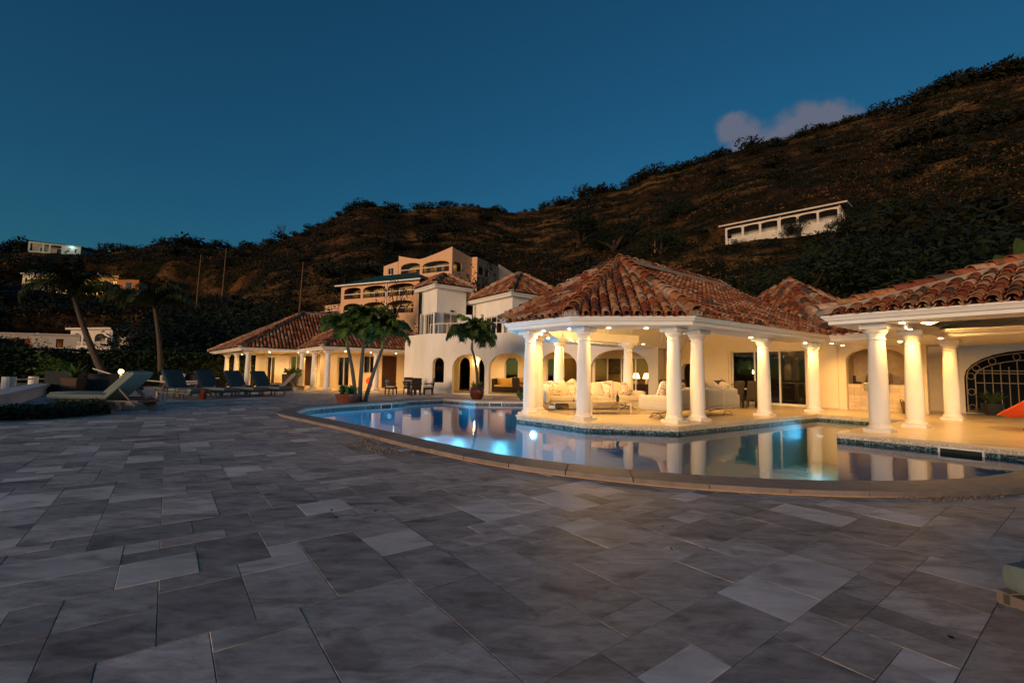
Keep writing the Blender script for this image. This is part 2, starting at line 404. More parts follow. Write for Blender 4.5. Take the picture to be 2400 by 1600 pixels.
STONE = None
def paver_mat(name, attr):
    m = bpy.data.materials.new(name); m.use_nodes = True; t = m.node_tree; p = t.nodes['Principled BSDF']; p.inputs['Roughness'].default_value = .55; p.inputs['Specular IOR Level'].default_value = .35
    g = t.nodes.new('ShaderNodeNewGeometry')
    if attr:
        at = t.nodes.new('ShaderNodeAttribute'); at.attribute_name = 'rnd'; rv = at.outputs['Fac']
    else:
        oi = t.nodes.new('ShaderNodeObjectInfo'); rv = oi.outputs['Random']
    def mth(op, a, b):
        n = t.nodes.new('ShaderNodeMath'); n.operation = op
        for i, v in enumerate((a, b)):
            if isinstance(v, (int, float)): n.inputs[i].default_value = v
            else: t.links.new(v, n.inputs[i])
        return n.outputs[0]
    off = t.nodes.new('ShaderNodeCombineXYZ'); t.links.new(mth('MULTIPLY', rv, 57.), off.inputs[0]); t.links.new(mth('MULTIPLY', rv, 91.), off.inputs[2])
    mp = t.nodes.new('ShaderNodeMapping'); mp.inputs['Rotation'].default_value = (0, 0, R(20)); mp.inputs['Scale'].default_value = (1, 2.6, 1); t.links.new(g.outputs['Position'], mp.inputs[0])
    va = t.nodes.new('ShaderNodeVectorMath'); t.links.new(mp.outputs[0], va.inputs[0]); t.links.new(off.outputs[0], va.inputs[1])
    n1 = t.nodes.new('ShaderNodeTexNoise'); n1.inputs['Scale'].default_value = 4.2; n1.inputs['Detail'].default_value = 11; n1.inputs['Roughness'].default_value = .74; n1.inputs['Distortion'].default_value = .4; t.links.new(va.outputs[0], n1.inputs['Vector'])
    n2 = t.nodes.new('ShaderNodeTexNoise'); n2.inputs['Scale'].default_value = .45; n2.inputs['Detail'].default_value = 3; t.links.new(g.outputs['Position'], n2.inputs['Vector'])
    def ramp(v, pts):
        r_ = t.nodes.new('ShaderNodeValToRGB'); e = r_.color_ramp.elements
        while len(e) < len(pts): e.new(.5)
        for k, (q, c) in enumerate(pts): e[k].position = q; e[k].color = (*c, 1)
        t.links.new(v, r_.inputs[0]); return r_.outputs[0]
    n3 = t.nodes.new('ShaderNodeTexNoise'); n3.inputs['Scale'].default_value = 1.5; n3.inputs['Detail'].default_value = 4; n3.inputs['Distortion'].default_value = .8; t.links.new(va.outputs[0], n3.inputs['Vector'])
    body = ramp(n1.outputs[0], [(.30, (.235, .20, .185)), (.43, (.43, .38, .355)), (.55, (.58, .525, .50)), (.70, (.74, .68, .655))])
    tone = ramp(rv, [(0, (.62, .61, .60)), (.3, (.85, .84, .84)), (.72, (1.0, 1.0, 1.0)), (.82, (1.12, 1.10, 1.10)), (.84, (1.3, 1.28, 1.27))])
    mx = t.nodes.new('ShaderNodeMix'); mx.data_type = 'RGBA'; mx.blend_type = 'MULTIPLY'; mx.inputs['Factor'].default_value = 1; t.links.new(body, mx.inputs['A']); t.links.new(tone, mx.inputs['B'])
    pale = t.nodes.new('ShaderNodeMix'); pale.data_type = 'RGBA'; t.links.new(mx.outputs['Result'], pale.inputs['A']); pale.inputs['B'].default_value = (.82, .765, .745, 1)
    t.links.new(mth('MULTIPLY', mth('GREATER_THAN', rv, .88), .62), pale.inputs['Factor'])
    dirt = t.nodes.new('ShaderNodeMix'); dirt.data_type = 'RGBA'; dirt.blend_type = 'MULTIPLY'; dirt.inputs['Factor'].default_value = 1
    t.links.new(pale.outputs['Result'], dirt.inputs['A']); t.links.new(ramp(n2.outputs[0], [(.3, (.78, .77, .76)), (.65, (1.08, 1.07, 1.07))]), dirt.inputs['B'])
    st = t.nodes.new('ShaderNodeMix'); st.data_type = 'RGBA'; st.blend_type = 'MULTIPLY'; st.inputs['Factor'].default_value = 1; t.links.new(dirt.outputs['Result'], st.inputs['A']); t.links.new(ramp(n3.outputs[0], [(.33, (.58, .55, .53)), (.44, (.92, .91, .90)), (.62, (1.10, 1.10, 1.10))]), st.inputs['B'])
    t.links.new(st.outputs['Result'], p.inputs['Base Color'])
    b = t.nodes.new('ShaderNodeBump'); b.inputs['Strength'].default_value = .35; b.inputs['Distance'].default_value = .004; t.links.new(n1.outputs[0], b.inputs['Height']); t.links.new(b.outputs[0], p.inputs['Normal'])
    return m
PAVO, PAVA = paver_mat('travertine_paver', False), paver_mat('travertine_paver_field', True)
GROUT = mat('grout', (.42, .37, .34), .9, (.20, .17, .15), 2, .9)

# ---- terrace bed with the pool cut out
TER = [(-40, -6), (24, -6), (24, 40), (-40, 46)]
bm = bmesh.new()
for poly in (TER, POOLOUT):
    vs = [bm.verts.new((p[0], p[1], DZ - .006)) for p in poly]
    for i in range(len(vs)): bm.edges.new((vs[i], vs[(i + 1) % len(vs)]))
bmesh.ops.triangle_fill(bm, use_beauty=True, edges=bm.edges[:])
for f in bm.faces:
    if f.normal.z < 0: f.normal_flip()
me = bpy.data.meshes.new('terrace'); bm.to_mesh(me); bm.free(); me.materials.append(GROUT)
terrace = bpy.data.objects.new('terrace', me); C.objects.link(terrace); struct(terrace)

# ---- pavers: random ashlar on an eight inch module turned 37 degrees
U = .2033; S1, S2 = (-14, 36), (-4, 34)     # extents in metres along E1 and EB
cu, cv = int((S1[1] - S1[0]) / U), int((S2[1] - S2[0]) / U)
occ = [bytearray(cv) for _ in range(cu)]; rp = random.Random(21); pav = []
SIZES = [((2, 3), 9), ((3, 2), 6), ((2, 2), 5), ((1, 2), 3), ((2, 1), 3), ((1, 1), 1)]
HOUSEZ = [[(0.2, 13.4), (1.9, 11.6), (4.1, 11.2), (30, 30), (3, 40), (-1.2, 27.6), (2.4, 21)], [(-19.5, 33.6), (-18.2, 32.0), (-14.9, 32.6), (-11.5, 28.4), (-7.6, 31.2), (-5.2, 28.2), (-1, 27.2), (4, 45), (-30, 45)]]
GRAVEL = [[(-2.78, 8.85), (-1.95, 7.72), (-1.52, 7.25), (-2.0, 7.2), (-2.9, 8.05)], [(4.15, 5.12), (4.5, 4.9), (5.3, 5.05), (5.75, 5.4), (5.1, 5.42)]]
def w2(u, v): return E1 * u + EB * v
def clip(poly, a, b):
    """keep the part of poly on the right of a->b"""
    n = Vector(((b - a).y, -(b - a).x)); o = []
    for i in range(len(poly)):
        p, q = poly[i], poly[(i + 1) % len(poly)]; dp, dq = (p - a).dot(n), (q - a).dot(n)
        if dp >= 0: o.append(p)
        if (dp < 0) != (dq < 0): o.append(p.lerp(q, dp / (dp - dq)))
    return o
def nearest_seg(p, poly):
    best = None
    for i in range(len(poly)):
        a, b = poly[i], poly[(i + 1) % len(poly)]; d = b - a; t = max(0, min(1, (p - a).dot(d) / max(1e-9, d.dot(d)))); e = (p - a - d * t).length
        if best is None or e < best[0]: best = (e, a, b)
    return best[1], best[2]
for i in range(cu):
    for j in range(cv):
        if occ[i][j]: continue
        pool = [s_ for s_, k in SIZES for _ in range(k)]; rp.shuffle(pool)
        for a, b in pool + [(1, 1)]:
            if i + a <= cu and j + b <= cv and not any(occ[i + x][j + y] for x in range(a) for y in range(b)): break
        for x in range(a):
            for y in range(b): occ[i + x][j + y] = 1
        c = w2(S1[0] + (i + a / 2) * U, S2[0] + (j + b / 2) * U)
        if not (-22 < c.x < 13 and .35 < c.y < 31.5): continue
        if abs(c.x) > 1.25 * c.y + 1.2 or any(inside(c, h) for h in HOUSEZ) or any(inside(c, h) for h in GRAVEL): continue
        g_ = .002; hx, hy = a * U / 2 - g_, b * U / 2 - g_
        cs = [c + E1 * sx * hx + EB * sy * hy for sx, sy in ((-1, -1), (1, -1), (1, 1), (-1, 1))]
        k = sum(inside(q, POOLOUT) for q in cs)
        if k == 4: continue
        if k or inside(c, POOLOUT):
            A, B = nearest_seg(c, POOLOUT); cs = clip(cs, A, B)
            if len(cs) < 3: continue
            pav.append((c, None, cs)); continue
        pav.append((c, (a, b), cs))
def paver_geo(mb, cs, z, h=.03, ch=.002):
    n = len(cs); m = sum(cs, Vector((0, 0))) / n
    ins = [q + (m - q).normalized() * ch * 1.4 for q in cs]
    o = len(mb.v); mb.v += [(q.x, q.y, z - h) for q in cs] + [(q.x, q.y, z - ch) for q in cs] + [(q.x, q.y, z) for q in ins]
    fs = [tuple(o + 2 * n + i for i in range(n))]
    for r_ in (0, 1):
        for i in range(n): fs.append((o + r_ * n + i, o + r_ * n + (i + 1) % n, o + (r_ + 1) * n + (i + 1) % n, o + (r_ + 1) * n + i))
    mb.f += fs; return len(fs)
def area2(cs): return abs(sum(cs[i].x * cs[(i + 1) % len(cs)].y - cs[(i + 1) % len(cs)].x * cs[i].y for i in range(len(cs))))
def seen(c):
    p = cam.matrix_world.inverted() @ Vector((c.x, c.y, DZ)); 
    return p.z < 0 and abs(p.x / -p.z) < 1.16 and abs(p.y / -p.z) < .78
pav.sort(key=lambda q: (0 if seen(q[0]) else 1, -area2(q[2]) / (q[0].length ** 3)))
shapes = {}; fld = MB(); fld.c = []; nobj = 0
for c, ab, cs in pav:
    dz = rp.uniform(-.0012, .0012)
    if nobj < 295 and seen(c):
        nobj += 1
        if ab:
            if ab not in shapes:
                t_ = MB(); hx, hy = ab[0] * U / 2 - .002, ab[1] * U / 2 - .002
                paver_geo(t_, [Vector(q) for q in ((-hx, -hy), (hx, -hy), (hx, hy), (-hx, hy))], 0); shapes[ab] = t_.mesh('paver', PAVO)
            o = bpy.data.objects.new('paver', shapes[ab]); C.objects.link(o); o.location = (c.x, c.y, DZ + dz); o.rotation_euler = (rp.uniform(-.002, .002), rp.uniform(-.002, .002), R(37)); o.parent = terrace
        else:
            t_ = MB(); paver_geo(t_, cs, DZ + dz); t_.build('paver', PAVO, terrace)
    else:
        n = paver_geo(fld, cs, DZ + dz); v = rp.random(); fld.c += [v] * n
fld.build('paver_field', PAVA, terrace, kind='stuff')

# ---- pool basin, coping and water
def basin_mat():
    m = bpy.data.materials.new('pool_shell'); m.use_nodes = True; t = m.node_tree; p = t.nodes['Principled BSDF']; p.inputs['Roughness'].default_value = .35
    g = t.nodes.new('ShaderNodeNewGeometry'); sx = t.nodes.new('ShaderNodeSeparateXYZ'); t.links.new(g.outputs['Position'], sx.inputs[0])
    vo = t.nodes.new('ShaderNodeTexWhiteNoise'); sn = t.nodes.new('ShaderNodeVectorMath'); sn.operation = 'SNAP'; sn.inputs[1].default_value = (.028, .028, .028); t.links.new(g.outputs['Position'], sn.inputs[0]); t.links.new(sn.outputs[0], vo.inputs['Vector'])
    def ramp(v, pts):
        r_ = t.nodes.new('ShaderNodeValToRGB'); r_.color_ramp.interpolation = 'CONSTANT'; e = r_.color_ramp.elements
        while len(e) < len(pts): e.new(.5)
        for k, (q, c) in enumerate(pts): e[k].position = q; e[k].color = (*c, 1)
        t.links.new(v, r_.inputs[0]); return r_.outputs[0]
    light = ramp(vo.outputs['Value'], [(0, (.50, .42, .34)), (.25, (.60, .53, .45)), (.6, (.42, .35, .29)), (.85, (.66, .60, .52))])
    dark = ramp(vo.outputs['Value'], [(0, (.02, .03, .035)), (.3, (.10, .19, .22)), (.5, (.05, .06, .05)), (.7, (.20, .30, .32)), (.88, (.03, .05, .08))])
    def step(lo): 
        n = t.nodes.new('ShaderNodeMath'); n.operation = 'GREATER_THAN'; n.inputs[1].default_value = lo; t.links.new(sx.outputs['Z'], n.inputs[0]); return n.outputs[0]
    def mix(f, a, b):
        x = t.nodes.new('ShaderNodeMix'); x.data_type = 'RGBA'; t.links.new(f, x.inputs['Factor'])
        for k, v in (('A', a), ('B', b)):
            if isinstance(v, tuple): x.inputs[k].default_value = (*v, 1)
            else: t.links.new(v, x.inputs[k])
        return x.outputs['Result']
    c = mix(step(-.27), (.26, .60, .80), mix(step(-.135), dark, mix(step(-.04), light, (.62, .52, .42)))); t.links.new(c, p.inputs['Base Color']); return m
SHELL = basin_mat()
COPE = mat('coping_stone', (.25, .21, .195), .6, (.16, .13, .12), 5, .6, .15, 25, rand=.10)
RISER = mat('coping_riser', (.52, .36, .24), .7, (.36, .22, .13), 9, .6, .3, 30)
PEBBLE = mat('pebbles', (.42, .36, .34), .8, (.16, .13, .12), 40, 1, rand=.2)
mb = MB(); n = len(OUTL); DEPTH = -1.55
mb.v = [(q.x, q.y, -.02) for q in OUTL] + [(q.x, q.y, DEPTH) for q in OUTL]
mb.f = [((i + 1) % n, i, n + i, n + (i + 1) % n) for i in range(n)]
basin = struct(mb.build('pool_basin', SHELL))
bm = bmesh.new(); vs = [bm.verts.new((q.x, q.y, DEPTH)) for q in OUTL]; bmesh.ops.triangle_fill(bm, use_beauty=True, edges=[bm.edges.new((vs[i], vs[(i + 1) % n])) for i in range(n)])
for f in bm.faces:
    if f.normal.z < 0: f.normal_flip()
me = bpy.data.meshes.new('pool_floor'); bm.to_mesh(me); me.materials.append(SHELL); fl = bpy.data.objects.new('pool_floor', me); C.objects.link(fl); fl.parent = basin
for v in bm.verts: v.co.z = WZ
wme = bpy.data.meshes.new('pool_water'); bm.to_mesh(wme); bm.free()
def water_mat():
    m = glass('pool_water', (.60, .88, .95), .0, 1.33); t = m.node_tree
    b = t.nodes.new('ShaderNodeBump'); b.inputs['Strength'].default_value = .10; b.inputs['Distance'].default_value = .03
    g = t.nodes.new('ShaderNodeNewGeometry'); nn = t.nodes.new('ShaderNodeTexNoise'); nn.inputs['Scale'].default_value = 2.6; nn.inputs['Detail'].default_value = 3; t.links.new(g.outputs['Position'], nn.inputs['Vector'])
    t.links.new(nn.outputs[0], b.inputs['Height'])
    for k in t.nodes:
        if k.type == 'BSDF_GLOSSY': t.links.new(b.outputs[0], k.inputs['Normal']); k.inputs['Roughness'].default_value = .035
    return m
wme.materials.append(water_mat()); wat = bpy.data.objects.new('pool_water', wme); C.objects.link(wat); struct(wat)
def resample(pts, n):
    P = Path(pts); return [P.at(P.len * i / n) for i in range(n + 1)]
def coping(inner, outer, nst, zt=0., name='coping_stone'):
    a, b = resample(inner, nst * 3), resample(outer, nst * 3)
    rr = MB()
    for k in range(nst):
        m = MB(); ia = a[k * 3:k * 3 + 4]; ob = b[k * 3:k * 3 + 4]; g_ = .006
        ia = [ia[0].lerp(ia[1], g_ * 8)] + ia[1:]; ob = [ob[0].lerp(ob[1], g_ * 8)] + ob[1:]
        poly = [q for q in ob] + list(reversed(ia)); m.prism([(q.x, q.y) for q in poly], zt - .055, zt + rp.uniform(-.002, .002)); m.build(name, COPE, basin)
    c = [q.lerp(p, .93) for p, q in zip(b, a)]; d = [q.lerp(p, .25) for p, q in zip(b, a)]
    rr.prism([(q.x, q.y) for q in c] + [(q.x, q.y) for q in reversed(d)], -.4, zt - .055); rr.build('coping_riser', RISER, basin)
ini = [q - Path(IN).n[i] * .03 for i, q in enumerate(IN)]
coping(ini, INo, 24)
FR = list(reversed(FARP)); fri = offset(FR, -.03); coping(fri, FPo, 8)
FS = list(reversed(FARS[:5])); coping(offset(FS, -.03), offset(FS, .34), 13)
# gravel left bare beside two skewed coping joints
for gp in GRAVEL:
    m = MB(); ctr = sum((V2(q) for q in gp), Vector((0, 0))) / len(gp); poly = [ctr + (V2(q) - ctr) * 1.12 for q in gp]
    for _ in range(1500):
        p = Vector((rp.uniform(min(q.x for q in poly), max(q.x for q in poly)), rp.uniform(min(q.y for q in poly), max(q.y for q in poly))))
        if not inside(p, poly) or inside(p, POOLOUT): continue
        r_ = rp.uniform(.008, .02); z = DZ - .01 + rp.uniform(0, .012); a0 = rp.uniform(0, 6)
        m.add([(p.x + r_ * math.cos(a0 + k * 2.09), p.y + r_ * math.sin(a0 + k * 2.09) * .8, z) for k in range(3)] + [(p.x + r_ * .5 * math.cos(a0 + 1 + k * 2.09), p.y + r_ * .5 * math.sin(a0 + 1 + k * 2.09), z + r_ * .9) for k in range(3)], [(3, 4, 5), (0, 1, 4, 3), (1, 2, 5, 4), (2, 0, 3, 5)])
    m.build('gravel', PEBBLE, terrace, kind='stuff')

# ================================================================ columns, roofs
_sh = MB(); _sh.lathe([(.235, .07), (.245, .085), (.245, .115), (.225, .13), (.205, .137), (.212, .155), (.205, .165), (.196, .175), (.197, .5), (.194, .9), (.185, 1.4), (.170, 1.85), (.158, 2.11), (.158, 2.125), (.178, 2.135), (.178, 2.16), (.152, 2.17)], 28)
_cp = MB(); _cp.lathe([(.152, 2.17), (.152, 2.235), (.172, 2.24), (.172, 2.26), (.185, 2.27), (.215, 2.31), (.225, 2.35), (.225, 2.365), (.24, 2.368), (.24, 2.378)], 28); _cp.box((0, 0, 2.434), (.52, .52, .112)); 
_pl = MB(); _pl.box((0, 0, .035), (.50, .50, .07))
SHAFT, CAPI, PLIN = _sh.mesh('column', COLM, True), _cp.mesh('capital', COLM, True), _pl.mesh('plinth', COLM)
def column(x, y, parent, z=0., rz=R(37), k=1.):
    o = inst('column', SHAFT, Matrix.Translation((x, y, z)) @ Matrix.Rotation(rz, 4, 'Z') @ Matrix.Diagonal((1, 1, k, 1)), parent)
    for nm, me in (('capital', CAPI), ('plinth', PLIN)):
        c = bpy.data.objects.new(nm, me); C.objects.link(c); c.parent = o
    return o
def sweep(path, prof, mb=None, closed=False):
    mb = mb or MB(); P = Path(path); k = len(prof); o = len(mb.v)
    for i in range(len(P.p)):
        for d, z in prof: q = P.p[i] + P.n[i] * d; mb.v.append((q.x, q.y, z))
    for i in range(len(P.p) - 1):
        for j in range(k): mb.f.append((o + i * k + j, o + i * k + (j + 1) % k, o + (i + 1) * k + (j + 1) % k, o + (i + 1) * k + j))
    mb.f += [tuple(o + j for j in range(k)), tuple(o + (len(P.p) - 1) * k + j for j in reversed(range(k)))]
    return mb
def tile_mat(name, attr):
    m = bpy.data.materials.new(name); m.use_nodes = True; t = m.node_tree; p = t.nodes['Principled BSDF']; p.inputs['Roughness'].default_value = .85; p.inputs['Specular IOR Level'].default_value = .2
    if attr: a = t.nodes.new('ShaderNodeAttribute'); a.attribute_name = 'rnd'; rv = a.outputs['Fac']
    else: a = t.nodes.new('ShaderNodeObjectInfo'); rv = a.outputs['Random']
    r_ = t.nodes.new('ShaderNodeValToRGB'); r_.color_ramp.interpolation = 'CONSTANT'; e = r_.color_ramp.elements
    cols = [(.36, .11, .045), (.46, .19, .08), (.25, .06, .03), (.40, .17, .08), (.52, .29, .17), (.12, .075, .055), (.33, .12, .05), (.56, .36, .25), (.28, .075, .04), (.43, .21, .10)]
    while len(e) < len(cols): e.new(.5)
    for k, c in enumerate(cols): e[k].position = k / len(cols); e[k].color = (*c, 1)
    t.links.new(rv, r_.inputs[0])
    g = t.nodes.new('ShaderNodeNewGeometry'); n = t.nodes.new('ShaderNodeTexNoise'); n.inputs['Scale'].default_value = 7; n.inputs['Detail'].default_value = 6; t.links.new(g.outputs['Position'], n.inputs['Vector'])
    mr = t.nodes.new('ShaderNodeMapRange'); mr.inputs[1].default_value = .46; mr.inputs[2].default_value = .62; mr.inputs[4].default_value = .55; t.links.new(n.outputs[0], mr.inputs[0])
    x = t.nodes.new('ShaderNodeMix'); x.data_type = 'RGBA'; t.links.new(mr.outputs[0], x.inputs['Factor']); t.links.new(r_.outputs[0], x.inputs['A']); x.inputs['B'].default_value = (.075, .055, .042, 1)
    t.links.new(x.outputs['Result'], p.inputs['Base Color'])
    b = t.nodes.new('ShaderNodeBump'); b.inputs['Strength'].default_value = .4; b.inputs['Distance'].default_value = .012; t.links.new(n.outputs[0], b.inputs['Height']); t.links.new(b.outputs[0], p.inputs['Normal'])
    return m
TILEO, TILEA = tile_mat('barrel_tile', False), tile_mat('barrel_tile_field', True)
DECKM = mat('roof_bed', (.06, .028, .018), .95)
MORTAR = mat('mortar', (.36, .31, .27), .95, (.22, .18, .15), 8, .7)
def half_tile(r0, r1, L_, th=.016, seg=7, inv=1, lift=.03):
    m = MB(); vs = []
    for y, r_, z0 in ((0, r0, lift), (L_, r1, 0)):
        for rr in (r_, r_ - th):
            for k in range(seg + 1):
                a = math.pi * k / seg; vs.append((rr * math.cos(a), y, z0 + inv * rr * math.sin(a) * .85))
    q = seg + 1; fs = []
    for k in range(seg):
        fs.append((k, k + 1, 2 * q + k + 1, 2 * q + k)); fs.append((q + k + 1, q + k, 3 * q + k, 3 * q + k + 1)); fs.append((k + 1, k, q + k, q + k + 1))
    if inv < 0: fs = [tuple(reversed(f)) for f in fs]
    return m.add(vs, fs)
TCOV = half_tile(.102, .084, .43); THIP = half_tile(.18, .15, .50, .022, 7, 1, .045); TCHN = half_tile(.095, .095, .43, .014, 4, -1, .02); TLOW = half_tile(.104, .088, .44, .02, 4)
TCOVM, THIPM = TCOV.mesh('roof_tile', TILEO, True), THIP.mesh('hip_tile', TILEO, True)
rt_ = random.Random(5)
def face_frame(a, b, c):
    a, b, c = Vector(a), Vector(b), Vector(c); u = (b - a).normalized(); n = u.cross(c - a).normalized()
    if n.z < 0: n = -n
    v = n.cross(u).normalized()
    if v.z < 0: v = -v
    return a, u, v, n
def roof_face(poly, du=.25, dv=.37, eave_out=.05, jit=.012):
    """poly: eave start, eave end, then the rest; returns tile matrices for covers and channels, nearest course first"""
    a, u, v, n = face_frame(*poly[:3]); P = [Vector(((Vector(q) - a).dot(u), (Vector(q) - a).dot(v))) for q in poly]
    umin, umax = min(q.x for q in P), max(q.x for q in P); vmax = max(q.y for q in P); cov, chn = [], []
    w_ = (P[1].x - P[0].x); k = max(1, round(w_ / du)); du = w_ / k; i0 = int(umin // du) - 1; i1 = int(umax // du) + 2
    def M_(uu, vv, h): return Matrix((( u.x, v.x, n.x, 0), (u.y, v.y, n.y, 0), (u.z, v.z, n.z, 0), (0, 0, 0, 1))), a + u * uu + v * vv + n * h
    for i in range(i0, i1):
        for j in range(int(vmax / dv) + 1):
            for lst, uu, h in ((cov, (i + .5) * du, .035), (chn, i * du, .045)):
                vv = j * dv
                if inside((uu, max(vv, .02) + .12), P):
                    m, o = M_(uu + rt_.uniform(-jit, jit), vv - eave_out + rt_.uniform(-jit, jit), h + rt_.uniform(-.004, .006))
                    m = Matrix.Translation(o) @ m @ Matrix.Rotation(rt_.uniform(-.03, .03), 4, 'Z'); lst.append(m)
    return cov, chn
def add_m(mb, src, M_, val):
    o = len(mb.v); mb.v += [tuple(M_ @ Vector(q)) for q in src.v]; mb.f += [tuple(i + o for i in f) for f in src.f]
    if mb.c is not None: mb.c += [val] * len(src.f)
def hip_line(a, b, step=.43):
    a, b = Vector(a), Vector(b); d = b - a; l = d.length; y = d / l; x = y.cross(Vector((0, 0, 1))).normalized(); z = x.cross(y); o = []
    for k in range(int(l / step)):
        o.append(Matrix.Translation(a + y * (k * step - .05) + z * (.085 + rt_.uniform(-.006, .006))) @ Matrix((x, y, z)).transposed().to_4x4() @ Matrix.Rotation(rt_.uniform(-.03, .03), 4, 'Z'))
    m = MB(); m.bar(a + z * .05, b + z * .05, .34, .12, upv=z); return o, m
def roof(parent, faces, hips, nobj=0, thick=.05, under=None, channels=True, low=False, vis=None, dv=.37, du=.25):
    """faces: list of polygons; builds the bed, tiles (nearest nobj singly, the rest joined) and hip rows"""
    bed = MB()
    for f in faces:
        o = len(bed.v); bed.v += [tuple(q) for q in f]; bed.f.append(tuple(range(o, o + len(f))))
    rf = bed.build('roof', DECKM, parent)
    covers, chns = [], []
    for i, f in enumerate(faces):
        if vis and not vis[i]: continue
        c, h = roof_face(f, du, dv); covers += c; chns += h
    hp = []
    for a, b in hips:
        o, m = hip_line(a, b); hp += o; m.build('mortar_bed', MORTAR, rf)
    covers.sort(key=lambda M_: (M_.translation - Vector((0, 0, 1.2))).length)
    n = 0
    for M_ in hp:
        if n < nobj: inst('hip_tile', THIPM, M_, rf); n += 1
    fld = MB(); fld.c = []
    if nobj == 0:
        for M_ in hp: add_m(fld, THIP, M_, rt_.random())
    for M_ in covers:
        if n < nobj: inst('roof_tile', TCOVM, M_, rf); n += 1
        else: add_m(fld, TLOW if low else TCOV, M_, rt_.random())
    if channels:
        for M_ in chns: add_m(fld, TCHN, M_, rt_.random())
    if fld.v: fld.build('tile_field', TILEA, rf, smooth=True, kind='stuff')
    return rf
def ceiling(parent, faces, drop=.16, rafters=4, m=None):
    cm_ = MB(); rm = []
    for f in faces:
        a, u, v, n = face_frame(*f[:3]); o = len(cm_.v); q = [Vector(p) - n * drop for p in f]; cm_.v += [tuple(p) for p in q]; cm_.f.append(tuple(range(o, o + len(f))))
        e0, e1 = q[0], q[1]; t0, t1 = q[-1], q[2]
        for k in range(rafters):
            t = (k + .5) / rafters; p0, p1 = e0.lerp(e1, t), t0.lerp(t1, t if len(f) > 3 else .5); rm.append((p0.lerp(p1, .16) - n * .05, p1 - n * .05))
    c = cm_.build('ceiling', m or TRIM, parent)
    for a, b in rm: MB().bar(a, b, .09, .13).build('rafter', TRIM, parent)
    return c
_dl = MB(); _dl.lathe([(.0, .012), (.045, .012), (.05, .004), (.05, -.002), (.034, -.003), (.0, -.003)], 12)
DLM = _dl.mesh('downlight', BULB)
def uplight(x, y, z, parent, e=170):
    o = inst('uplight', DLM, Matrix.Translation((x, y, z)) @ Matrix.Rotation(math.pi, 4, 'X'), parent)
    lamp('uplight_beam', (x, y, z + .16), e, o, rad=.06); return o
def downlight(x, y, z, parent, e=40, dz=.05, rad=.05, spot=165):
    e *= 2.8
    o = inst('downlight', DLM, Matrix.Translation((x, y, z - .014)), parent)
    lamp('downlight_beam', (x, y, z - dz), e, o, rad=rad, spot=spot)
    return o
CROWN = lambda zt: [(0, zt), (.0, zt - .035), (-.03, zt - .06), (-.06, zt - .10), (-.075, zt - .115), (-.12, zt - .118), (-.12, zt - .21), (-.24, zt - .21), (-.24, zt)]

# ================================================================ main pavilion standing in the pool
PV = thing('pool_pavilion', 'octagonal white-columned pavilion with red barrel tile hip roof standing in the pool', 'pavilion', (3.6, 15.5, 0), R(37))
APX = (3.85, 16.25, 5.32); AP2 = (3.85 + E1.x * 7.6, 16.25 + E1.y * 7.6, 5.32)
EV = [(4.6, 21.0), (.75, 18.1), (-.26, 13.55), (1.49, 11.61), (4.53, 11.17), (10.8, 15.45)]
PLAT = [(.14, 13.5), (1.85, 11.53), (4.05, 11.14), (10.51, 15.69), (11.9, 13.83), (7.45, 10.49), (9.55, 8.0), (13, 4.0), (34, 19), (34, 40), (3, 40), (-3, 31), (-1.2, 27.0), (2.1, 25.4), (2.1, 20.9), (1.35, 17.8), (.55, 15.0)]
cen = Vector((9, 18))
low = [V2(q) + (cen - V2(q)).normalized() * .035 for q in PLAT]
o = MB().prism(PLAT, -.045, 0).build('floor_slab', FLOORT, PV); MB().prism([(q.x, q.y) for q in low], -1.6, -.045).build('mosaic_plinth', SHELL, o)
for x, y in ((.56, 13.73), (1.967, 12.41), (4.317, 12.11), (5.186, 12.73), (8.17, 14.77), (11.11, 16.78), (.82, 14.5), (1.74, 16.65), (4.58, 17.93)): column(x, y, PV)
zt = 2.70
sweep(EV, CROWN(zt)).build('fascia', TRIM, PV)
sweep(EV, [(-.122, 2.492), (-.122, 2.53), (-1.25, 2.53), (-1.25, 2.492)]).build('soffit', TRIM, PV)
BR = [(5.0, 18.2), (1.75, 16.9), (.62, 13.85), (2.0, 12.45), (4.25, 12.15), (11.2, 16.85)]
sweep(BR, [(.14, 2.49), (.14, 2.80), (-.14, 2.80), (-.14, 2.49)]).build('ring_beam', TRIM, PV)
def z3(p, z): return (p[0], p[1], z)
F_ = [[z3(EV[k], 2.72), z3(EV[k + 1], 2.72), APX] for k in (1, 2, 3)] + [[z3(EV[4], 2.72), z3(EV[5], 2.72), AP2, APX], [z3(EV[0], 2.72), z3(EV[1], 2.72), APX], [z3((12.0, 26.4), 2.72), z3(EV[0], 2.72), APX, AP2]]
roof(PV, F_, [(z3(EV[k], 2.72), APX) for k in (2, 3, 4)] + [(APX, AP2)], nobj=296, vis=[1, 1, 1, 1, 0, 0])
ceiling(PV, F_)
for x, y in ((.93, 13.5), (1.62, 12.75), (1.28, 16.2), (2.16, 16.72), (2.62, 12.3), (3.61, 12.2), (4.33, 18.0), (5.3, 18.35), (7.66, 14.55), (10.6, 16.4)): downlight(x, y, 2.49, PV, 42)

for x, y in ((1.3, 13.2), (3.1, 12.3), (1.2, 15.4), (3.2, 17.5), (6.2, 13.5), (9.2, 15.5)): uplight(x, y, 2.81, PV)
